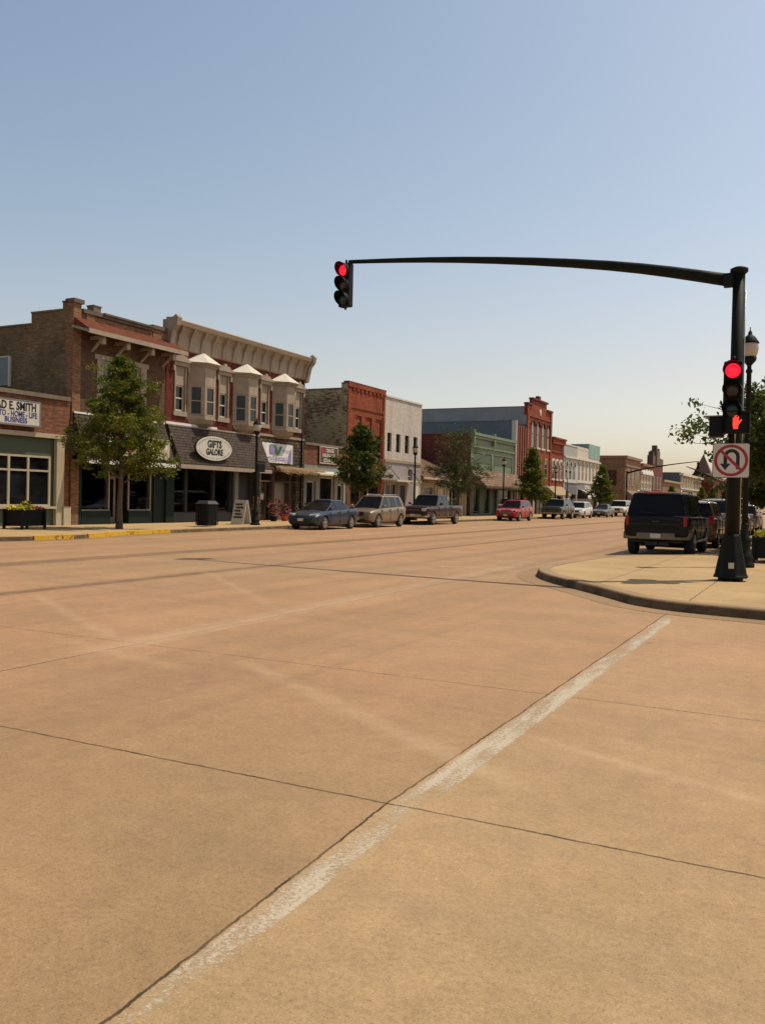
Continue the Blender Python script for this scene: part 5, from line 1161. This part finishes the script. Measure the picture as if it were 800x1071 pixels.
def hq(pts): m.face([(x*.9+.0, -.224, z) for x, z in pts])
hq([(-.075, -.04), (.035, -.04), (.05, .02), (.045, .05), (-.075, .05)]); hq([(-.06, -.12), (.03, -.12), (.035, -.04), (-.075, -.04)])
for x0_, zt in ((-.075, .10), (-.044, .14), (-.013, .145), (.018, .12)): hq([(x0_, .048), (x0_+.027, .048), (x0_+.027, zt-.01), (x0_+.014, zt), (x0_, zt-.01)])
hq([(.035, -.045), (.105, .045), (.09, .07), (.05, .02), (.04, .0)])
m.build('hand_symbol', MT['hand'], t)
t = thing('pedestrian_signal', (p2.x-.18, p2.y-.06, 3.13), 'pedestrian signal box turned side on, to the left of the lit red hand', 'pedestrian signal')
m = M(); m.box(-.26, -.02, -.2, .2, -.2, .18); m.build('housing', MT['black'], t, bevel=.015); m = M(); m.box(-.36, -.02, -.22, .22, .185, .205); m.build('hood', MT['grey'], t); m = M(); m.box(-.268, -.262, -.17, .17, -.17, .16); m.build('face', MT['lens_green'], t)
m = M(); m.box(-.02, .05, -.04, .04, -.1, .1); m.build('mount', MT['black'], t)
t = thing('no_u_turn_sign', (p2.x-.035, p2.y-.19, 2.47), 'square white sign with a red ring and slash over a black U turn arrow', 'road sign')
m = M(); s = .335; poly = []
for cx, cz, a0 in ((s-.04, s-.04, 0), (-s+.04, s-.04, 90), (-s+.04, -s+.04, 180), (s-.04, -s+.04, 270)):
    for i in range(4): a = R(a0+30*i); poly.append((cx+.04*math.cos(a), cz+.04*math.sin(a)))
def plate(poly, y0, y1, mm): mm.prism_y(poly, y0, y1)
plate(poly, -.006, 0, m); m.build('sign_panel', MT['ink'], t); m = M(); plate([(x*.965, z*.965) for x, z in poly], -.009, -.0061, m); SW = simple('sign_white', (.62, .57, .50), .5, var=.05); m.build('sign_face', SW, t)
m = M(); m.box(-.05, .05, 0, .045, -.22, -.18); m.box(-.05, .05, 0, .045, .18, .22); m.build('bracket', MT['steel'], t)
m = M(); cc, cr_ = (.085, .065), .095
for i in range(12):
    a0, a1 = PI*i/12, PI*(i+1)/12; m.face([(.01+r_*math.cos(a), -.011, .075+r_*math.sin(a)) for r_, a in ((.08, a0), (.145, a0), (.145, a1), (.08, a1))])
m.face([(.09, -.011, .075), (.155, -.011, .075), (.155, -.011, -.17), (.09, -.011, -.17)]); m.face([(-.135, -.011, .075), (-.07, -.011, .075), (-.07, -.011, -.06), (-.135, -.011, -.06)])
m.face([(-.20, -.011, -.06), (-.005, -.011, -.06), (-.1025, -.011, -.185)]); m.build('u_turn_arrow', MT['ink'], t)
m = M(); n = 48
for i in range(n):
    a0, a1 = 2*PI*i/n, 2*PI*(i+1)/n; m.face([(r_*math.cos(a), -.0125, r_*math.sin(a)) for r_, a in ((.25, a0), (.305, a0), (.305, a1), (.25, a1))])
a = R(135); c, s_ = math.cos(a), math.sin(a); w = .026
m.face([(.255*c-w*s_, -.0122, .255*s_+w*c), (.255*c+w*s_, -.0122, .255*s_-w*c), (-.255*c+w*s_, -.0122, -.255*s_-w*c), (-.255*c-w*s_, -.0122, -.255*s_+w*c)])
m.build('prohibition_ring', simple('sign_red', (.33, .02, .02), .5), t)

# far crossing's mast: same parts, arm over the road to the right
f = copy_tree(pole); f.location = (-24.9, 126.0, .15); f.scale = (-1, 1, 1); f['label'] = 'distant signal mast whose thin arm reaches over the road at the far crossing'
head_signal('traffic_light', 'tiny dark traffic light at the tip of the distant mast arm', (-15.5, 127.6, 7.0), R(0), MT['lens_amber'])

def lamp(near=False, label='', loc=(0, 0, 0), h=5.3):
    t = thing('street_lamp', loc, label, 'street lamp', 'black acorn street lamps')
    m = M(); m.lathe([(.24, 0), (.24, .08), (.19, .12), (.21, .2), (.20, .28), (.15, .34), (.13, .55), (.155, .6), (.155, .66), (.10, .74), (.075, .95), (.09, 1.0), (.07, 1.04)], n=16); m.build('base', MT['pole'], t)
    m = M(); m.lathe([(.07, 1.0), (.062, 2.5), (.055, h-1.0), (.075, h-.98), (.075, h-.92), (.05, h-.9), (.05, h-.82), (.10, h-.76), (.15, h-.70), (.16, h-.62)], n=14)
    for z in (2.2, 3.0, 3.6): m.lathe([(.072, z), (.072, z+.05)], n=12)
    m.build('post', MT['pole'], t)
    m = M(); m.lathe([(.14, h-.62), (.17, h-.55), (.195, h-.44), (.195, h-.34), (.175, h-.27)], n=18); m.build('globe', MT['globe'], t)
    m = M(); m.lathe([(.205, h-.30), (.205, h-.27), (.15, h-.20), (.14, h-.17), (.09, h-.12), (.05, h-.09), (.045, h-.03), (.03, h-.01), (.012, h+.02), (.012, h+.09)], n=18); m.build('cap', MT['pole'], t)
    return t
MT['globe'] = simple('frosted_globe', (.50, .43, .33), .35, var=.05)
L0 = lamp(loc=(-1.63, 22.3, .15), label='black acorn street lamp standing right behind the near signal mast', h=5.6)
ml = M(); ml.box(-.06, .06, -.06, .06, 2.4, 2.7); ml.build('junction_box', MT['pole'], L0)
L1 = lamp(loc=(-24.7, 35.1, .15), label='black acorn street lamp between the oval sign and the white banner', h=5.2)
for x, y, lb in ((-24.7, 53.6, 'black acorn street lamp in front of the white painted brick store'), (-24.7, 72.0, 'black acorn street lamp in front of the shake canopy'), (-24.7, 88.4, 'black acorn street lamp in front of the red building with white hoods'), (-24.7, 108.8, 'black acorn street lamp in front of the striped black and white awnings')):
    copy_to(L1, (x, y, .15), lb)
# lamp banner arm on L1
m = M(); m.box(-.03, .03, .1, .75, 3.05, 3.12); m.box(-.02, .02, .12, .72, 2.6, 3.0); m.build('side_sign', MT['black'], L1)
m = M(); m.box(-.13, .13, -.13, .13, 1.4, 2.6); m.build('control_box', MT['black'], L1, bevel=.02)

def petals(m, n, x0, x1, y0, y1, z0, z1, s, seed, nm=4):
    r = random.Random(seed)
    for i in range(n):
        c = Vector((r.uniform(x0, x1), r.uniform(y0, y1), r.uniform(z0, z1))); a = Vector((r.gauss(0, 1), r.gauss(0, 1), r.gauss(0, 1))).normalized(); b_ = a.orthogonal().normalized()*s*r.uniform(.6, 1.3); d_ = a.cross(b_).normalized()*s*r.uniform(.6, 1.2)
        mi = 0 if r.random() < .45 else r.randrange(1, nm)
        m.face([c-b_, c-d_, c+b_, c+d_], mi)
PM = [leafmat('flower_leaf', (.10, .17, .03)), simple('yellow_petal', (.75, .55, .06)), simple('pink_petal', (.65, .08, .22)), simple('magenta_petal', (.45, .02, .12)), simple('lime_leaf', (.35, .42, .06))]
def planter(loc, w, d, h, label, seed):
    t = thing('flower_planter', loc, label, 'planter', 'black flower planters')
    m = M(); m.box(-w/2+.04, w/2-.04, -d/2+.04, d/2-.04, .12, h)
    m.build('box', MT['black'], t)
    for sx in (-1, 1):
        for sy in (-1, 1): m = M(); m.box(sx*w/2-.04, sx*w/2+.04, sy*d/2-.04, sy*d/2+.04, 0, h+.03); m.build('leg', MT['black'], t)
    m = M(); m.box(-w/2-.02, w/2+.02, -d/2-.02, d/2+.02, h-.08, h-.01); m.build('rim', MT['black'], t)
    m = M(); petals(m, 260, -w/2, w/2, -d/2, 0, h-.03, h+.16, .06, seed, 2); m.mi = [4 if q == 0 else q for q in m.mi]
    petals(m, 260, -w/2, w/2, 0, d/2, h-.03, h+.12, .055, seed+1, 4); petals(m, 80, -w*.2, w*.2, -d*.1, d*.15, h+.1, h+.32, .06, seed+2, 2)
    m.build('flowers', PM, t)
    return t
planter((-26.75, 23.1, .15), .95, 1.05, .72, 'black box planter of yellow and pink flowers by the sage green panels', 5)
planter((-.90, 24.9, .15), 1.3, 1.3, .66, 'black box planter of lime and pink flowers behind the near street lamp', 15)
t = thing('litter_bin', (-24.7, 31.35, .15), 'black litter bin with a domed lid on the pavement left of the sandwich board', 'litter bin')
m = M(); m.box(-.33, .33, -.33, .33, .04, 1.0); m.build('bin_body', MT['black'], t, bevel=.03)
m = M(); m.hull8([(-.4, -.4, 1.0), (.4, -.4, 1.0), (.4, .4, 1.0), (-.4, .4, 1.0), (-.28, -.28, 1.16), (.28, -.28, 1.16), (.28, .28, 1.16), (-.28, .28, 1.16)]); m.build('lid', MT['darkgrey'], t, bevel=.03)
m = M()
for i in range(7): m.box(.36, .385, -.33+i*.105, -.30+i*.105, .08, .95)
for i in range(7): m.box(-.33+i*.105, -.30+i*.105, -.385, -.36, .08, .95)
m.build('slats', MT['ink'], t)
t = thing('sandwich_board', (-25.9, 35.6, .15), 'white folding sandwich board with dark menu patches beside the street lamp', 'sandwich board', None, R(-88))
for s in (1, -1):
    m = M(); m.hull8([(s*.35, -.36, 0), (s*.39, -.36, 0), (s*.39, .36, 0), (s*.35, .36, 0), (s*.02, -.36, 1.2), (s*.06, -.36, 1.2), (s*.06, .36, 1.2), (s*.02, .36, 1.2)]); pb = m.build('board', MT['offwhite'], t)
    m = M()
    for q in range(5): z = .3+q*.16; xx = s*(.405-.33*z/1.2); m.box(min(xx, xx+s*.006), max(xx, xx+s*.006), -.25+.05*(q % 2), .25-.08*(q % 3), z, z+.09)
    m.build('chalk_panel', MT['timber'], pb)
def potplant(loc, label, r_, h, seed, pot=MT['clay'], cat='potted plant', mats=PM, n=300, s=.06):
    t = thing('potted_plant', loc, label, cat, 'pots by the shop door')
    m = M(); m.lathe([(r_*.65, 0), (r_*.95, .26), (r_, .30), (r_*.8, .30)], n=12); m.build('pot', pot, t)
    m = M(); petals(m, n, -r_*1.2, r_*1.2, -r_*1.2, r_*1.2, .3, h, s, seed, 3); m.build('foliage', mats, t); return t
GLf = [leafmat('pot_leaf', (.05, .09, .025)), leafmat('pot_leaf_light', (.10, .15, .04)), PM[2], PM[2]]
potplant((-27.9, 42.6, .15), 'bushy green potted plant with pink flowers in an orange pot by the timber door', .26, .95, 3, simple('orange_pot', (.5, .1, .03)), mats=GLf)
potplant((-27.8, 41.3, .15), 'tall dark potted plant left of the orange pot', .24, 1.25, 4, MT['black'], mats=GLf)
potplant((-27.8, 45.6, .15), 'wide reddish potted shrub right of the dark doorway', .45, 1.05, 6, MT['timber'], mats=[GLf[0], simple('russet_leaf', (.16, .05, .03)), GLf[1], GLf[0]], n=500)
t = thing('hanging_sign', (-25.9, 97.6, .15), 'small black square sign on a post before the slate ground floor', 'sign'); m = M(); m.tube([(0, 0, 0), (0, 0, 4.2)], .05, 8); m.build('post', MT['black'], t); m = M(); m.box(-.06, .06, -.32, .42, 1.9, 2.75); m.build('panel', MT['black'], t)

# ---------------------------------------------------------------- trees
def tree_mesh(seed, h, rad, cz0, shape='cone', leaf=.085, nleaf=20000, trunk=.11, limbs=60, up=.55, loose=.5, spray=.30):
    r = random.Random(seed); w = M(); tips = []
    top = h*.97; pts = [(0, 0, 0)]
    bx = by = 0
    for i in range(1, 9):
        bx += r.uniform(-.05, .05); by += r.uniform(-.05, .05); pts.append((bx, by, top*i/8))
    w.tube(pts, [trunk*1.25]+[trunk*(1-.88*i/8) for i in range(1, 9)], 8)
    def trunk_at(z): i = min(7, int(z/top*8)); f = z/top*8-i; a, b_ = pts[i], pts[i+1]; return Vector((a[0]+(b_[0]-a[0])*f, a[1]+(b_[1]-a[1])*f, z))
    def env(u):
        if shape == 'cone': return rad*min(1, u/.10+.35)*(1-u**1.15)**.85+.08
        if shape == 'tier': return rad*(1-u)**.68*(.72+.28*min(1, u/.15))*r.uniform(.66, 1.12)+.1
        if shape == 'spire': return rad*(1-u)**.95*(.8+.2*min(1, u/.15))*r.uniform(.6, 1.15)+.1
        if shape == 'wisp': return rad*(.95 if u < .35 else .95-.75*(u-.35))*r.uniform(.6, 1.1)+.1
        if shape == 'broad': return rad*((1-u)**.62)*(.55+.45*min(1, u/.2)) + .1
        return rad*math.sqrt(max(0, 1-(2*u-1)**2))*.98+.15
    P = []
    for k in range(limbs):
        u = ((k+.5)/limbs)**.9; z = cz0+(top-cz0)*u*.96
        a = k*2.39996+r.uniform(-.5, .5); L = env(u)*r.uniform(.62, 1.12)
        s = trunk_at(max(.3, z-L*up*.55)); e = Vector((s.x+L*math.cos(a), s.y+L*math.sin(a), z+L*up*.3*r.uniform(.3, 1.6)))
        mid = (s+e)/2+Vector((0, 0, .08*L)); w.tube([s, mid, e], [trunk*.28*(1-u*.6), trunk*.18*(1-u*.5), .008], 5, cap=False)
        nb = max(3, int(L*4))
        for q in range(nb):
            f = .25+.78*(q+.5)/nb; c = s.lerp(mid, f*2) if f < .5 else mid.lerp(e, (f-.5)*2)
            sp_ = Vector((r.gauss(0, .5), r.gauss(0, .5), r.gauss(0, .35)))*L*.33
            tip = c+sp_; w.tube([c, tip], [.012, .005], 4, cap=False); P.append((tip, spray*r.uniform(.55, 1.25))); 
            if r.random() < .6: P.append(((c+tip)/2, spray*.7))
    v = []; f = []; col = []
    per = max(4, nleaf//len(P))
    for c, s in P:
        shade = r.uniform(.2, .8)
        for i in range(int(per*r.uniform(.5, 1.5)*(1 if shape != 'wisp' or c.z < h*.55 else .28))):
            d = Vector((r.gauss(0, 1), r.gauss(0, 1), r.gauss(0, .62)))*s*.62; p = c+d
            nrm = Vector((r.gauss(0, 1), r.gauss(0, 1), r.gauss(.7, 1))).normalized(); a_ = nrm.orthogonal().normalized(); a_.rotate(Matrix.Rotation(r.uniform(0, 6.28), 3, nrm)); b_ = nrm.cross(a_)
            l = leaf*r.uniform(.6, 1.3); k0 = len(v); v += [p-a_*l, p-b_*l*.5, p+a_*l, p+b_*l*.5]; f.append((k0, k0+1, k0+2, k0+3)); col.append(min(1, max(0, shade+r.uniform(-.2, .2))))
    me = bpy.data.meshes.new('crown'); me.from_pydata([tuple(q) for q in v], [], f)
    at = me.attributes.new('leaf', 'FLOAT', 'FACE'); at.data.foreach_set('value', col); me.update()
    return w, me
BK = simple('grey_brown_bark', (.10, .075, .055), .95, var=.3, scale=6, bump=.5)
def tree(loc, label, mesh, lm, group='street trees', name='street_tree'):
    w, me = mesh; t = thing(name, loc, label, 'tree', group)
    w.build('trunk', BK, t); me.materials.append(lm); link('crown', me, t); return t
LG = leafmat('fresh_green_leaf', (.105, .13, .016), .4); LD = leafmat('deep_green_leaf', (.060, .085, .014)); LW = leafmat('dusty_green_leaf', (.050, .070, .022)); LR = leafmat('dark_maple_leaf', (.065, .088, .018), .45)
tree((-24.9, 26.1, .15), 'leafy green sapling on a bare pale trunk in front of the tiled canopy store', tree_mesh(11, 7.15, 2.65, 2.25, 'tier', .07, 23000, .12, 66, .45, spray=.24), LG)
TC = tree((-24.7, 46.0, .15), 'dense dark green tree in front of the bright orange brick store', tree_mesh(12, 6.05, 2.1, 2.0, 'tier', .08, 17000, .1, 60, .5, spray=.26), LD)
tree((-25.1, 62.3, .15), 'tall wispy tree with thin upper branches before the dark maroon side wall', tree_mesh(13, 7.3, 2.7, 2.0, 'wisp', .08, 14000, .11, 60, .8, spray=.32), LW)
T4 = tree((-25.0, 81.4, .15), 'narrow conical green tree in front of the ribbed and stepped red fronts', tree_mesh(14, 6.9, 2.05, 1.8, 'spire', .10, 14000, .1, 60, .5, spray=.33), LG)
copy_to(T4, (-25.2, 112.5, .15), 'bright conical tree before the brown corner block at the far crossing', R(80), (1.0, 1.0, .95))
for i, (x, y, s, lb) in enumerate(((-25.5, 172, .75, 'small green tree below the chimney stacks'), (-25.5, 196, .6, 'small green tree before the low tan row'), (-25, 214, .85, 'distant green tree before the grey sided block'), (-25, 236, .9, 'distant green tree left of the church'), (-24.6, 262, .9, 'distant green tree at the foot of the steeple'))):
    copy_to(T4, (x, y, .15), lb, R(40*i+20), (s*1.2, s*1.2, s))
RT = tree((-.15, 31.0, .15), 'dark spreading maple whose branches reach out behind the signal mast at the right edge', tree_mesh(21, 5.6, 3.5, 2.3, 'round', .085, 32000, .16, 64, .25, spray=.36), LR)
copy_to(RT, (-1.75, 36.0, .15), 'low hanging dark maple just behind the near lamp and planter', R(60), (.52, .52, .62))
copy_to(RT, (-.2, 42.0, .15), 'dark maple standing further back behind the near planter', R(140), (.95, .95, 1))
copy_to(RT, (0.2, 54.0, .15), 'farthest dark maple on the near pavement', R(250), (.9, .9, .95))
copy_to(RT, (-.1, 68.0, .15), 'dark maple at the end of the near row', R(10), (.9, .9, .9))
# near side block behind the maples
b = B('near_side_store', 'dark brick store on the near pavement hidden behind the maples', 'building', 34, group=None, fx=3.4)
m = M(); m.box(0, 16, 34, 122, .1, 7.5); b.add(m, 'wall', BR['brown']); m = M(); m.box(-.2, 0, 34, 122, 7.0, 7.6); b.add(m, 'cornice', MT['stone'])
for i in range(14):
    m = M(); m.box(-.05, -.01, 36+i*6, 40+i*6, .6, 3.0); b.add(m, 'shop_window', MT['glass'])
# ---------------------------------------------------------------- camera, light
yaw = math.atan(459/908); roll = math.atan(.022); pitch = math.atan((521-535.5)/908)
fw = Vector((-math.sin(yaw), math.cos(yaw), 0)); rt = Vector((math.cos(yaw), math.sin(yaw), 0)); up = Vector((0, 0, 1))
f2 = fw*math.cos(pitch)+up*math.sin(pitch); u2 = -fw*math.sin(pitch)+up*math.cos(pitch)
r3 = rt*math.cos(roll)+u2*math.sin(roll); u3 = -rt*math.sin(roll)+u2*math.cos(roll)
cd = bpy.data.cameras.new('camera'); cam = bpy.data.objects.new('camera', cd); C.objects.link(cam)
cam.matrix_world = Matrix(((r3.x, u3.x, -f2.x, 0), (r3.y, u3.y, -f2.y, 0), (r3.z, u3.z, -f2.z, 1.6), (0, 0, 0, 1)))
cd.sensor_fit = 'VERTICAL'; cd.sensor_height = 36; cd.lens = 36*908/1071; cd.clip_start = .05; cd.clip_end = 6000
S = bpy.context.scene; S.camera = cam
sd = Vector((2.6, 2.5, 7.05)).normalized(); el = math.asin(sd.z); az = math.atan2(sd.x, sd.y)
w = bpy.data.worlds.new('World'); S.world = w; w.use_nodes = True; nt = w.node_tree; bg = nt.nodes['Background']
sk = nt.nodes.new('ShaderNodeTexSky'); sk.sky_type = 'NISHITA'; sk.sun_disc = False; sk.sun_elevation = el; sk.sun_rotation = az
sk.altitude = 300; sk.air_density = 1.0; sk.dust_density = 3.5; sk.ozone_density = 1.0
tn = nt.nodes.new('ShaderNodeMix'); tn.data_type = 'RGBA'; tn.blend_type = 'MULTIPLY'; tn.inputs[0].default_value = 1; tn.inputs[7].default_value = (1.5, 1.42, 1.32, 1)
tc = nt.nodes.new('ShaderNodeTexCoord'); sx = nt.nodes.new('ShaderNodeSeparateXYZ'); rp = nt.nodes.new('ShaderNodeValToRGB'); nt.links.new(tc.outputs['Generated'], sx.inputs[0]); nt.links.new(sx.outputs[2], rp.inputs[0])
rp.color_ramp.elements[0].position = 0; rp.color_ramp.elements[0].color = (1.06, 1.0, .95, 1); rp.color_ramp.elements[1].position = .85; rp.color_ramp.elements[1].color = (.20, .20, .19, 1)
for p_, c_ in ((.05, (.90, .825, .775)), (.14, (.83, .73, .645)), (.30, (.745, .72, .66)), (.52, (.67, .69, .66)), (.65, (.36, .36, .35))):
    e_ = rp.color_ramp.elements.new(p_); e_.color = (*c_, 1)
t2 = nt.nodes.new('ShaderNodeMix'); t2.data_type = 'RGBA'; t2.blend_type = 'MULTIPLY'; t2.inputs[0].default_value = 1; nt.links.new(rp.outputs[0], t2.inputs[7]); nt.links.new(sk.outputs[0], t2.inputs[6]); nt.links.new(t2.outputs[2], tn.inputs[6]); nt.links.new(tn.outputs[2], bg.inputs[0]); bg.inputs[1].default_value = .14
sl = bpy.data.lights.new('sun', 'SUN'); sl.energy = 3.1; sl.angle = R(.53); sl.color = (1.0, .88, .70)
so = bpy.data.objects.new('sun', sl); C.objects.link(so); so.rotation_euler = (-sd).to_track_quat('-Z', 'Y').to_euler(); so.location = (20, 20, 60)
S.view_settings.view_transform = 'Standard'; S.view_settings.look = 'None'; S.view_settings.gamma = 1; S.view_settings.use_curve_mapping = False; S.view_settings.exposure = .25
S.render.engine = 'CYCLES'; S.cycles.max_bounces = 6; S.cycles.transparent_max_bounces = 8; S.cycles.diffuse_bounces = 3; S.cycles.glossy_bounces = 3
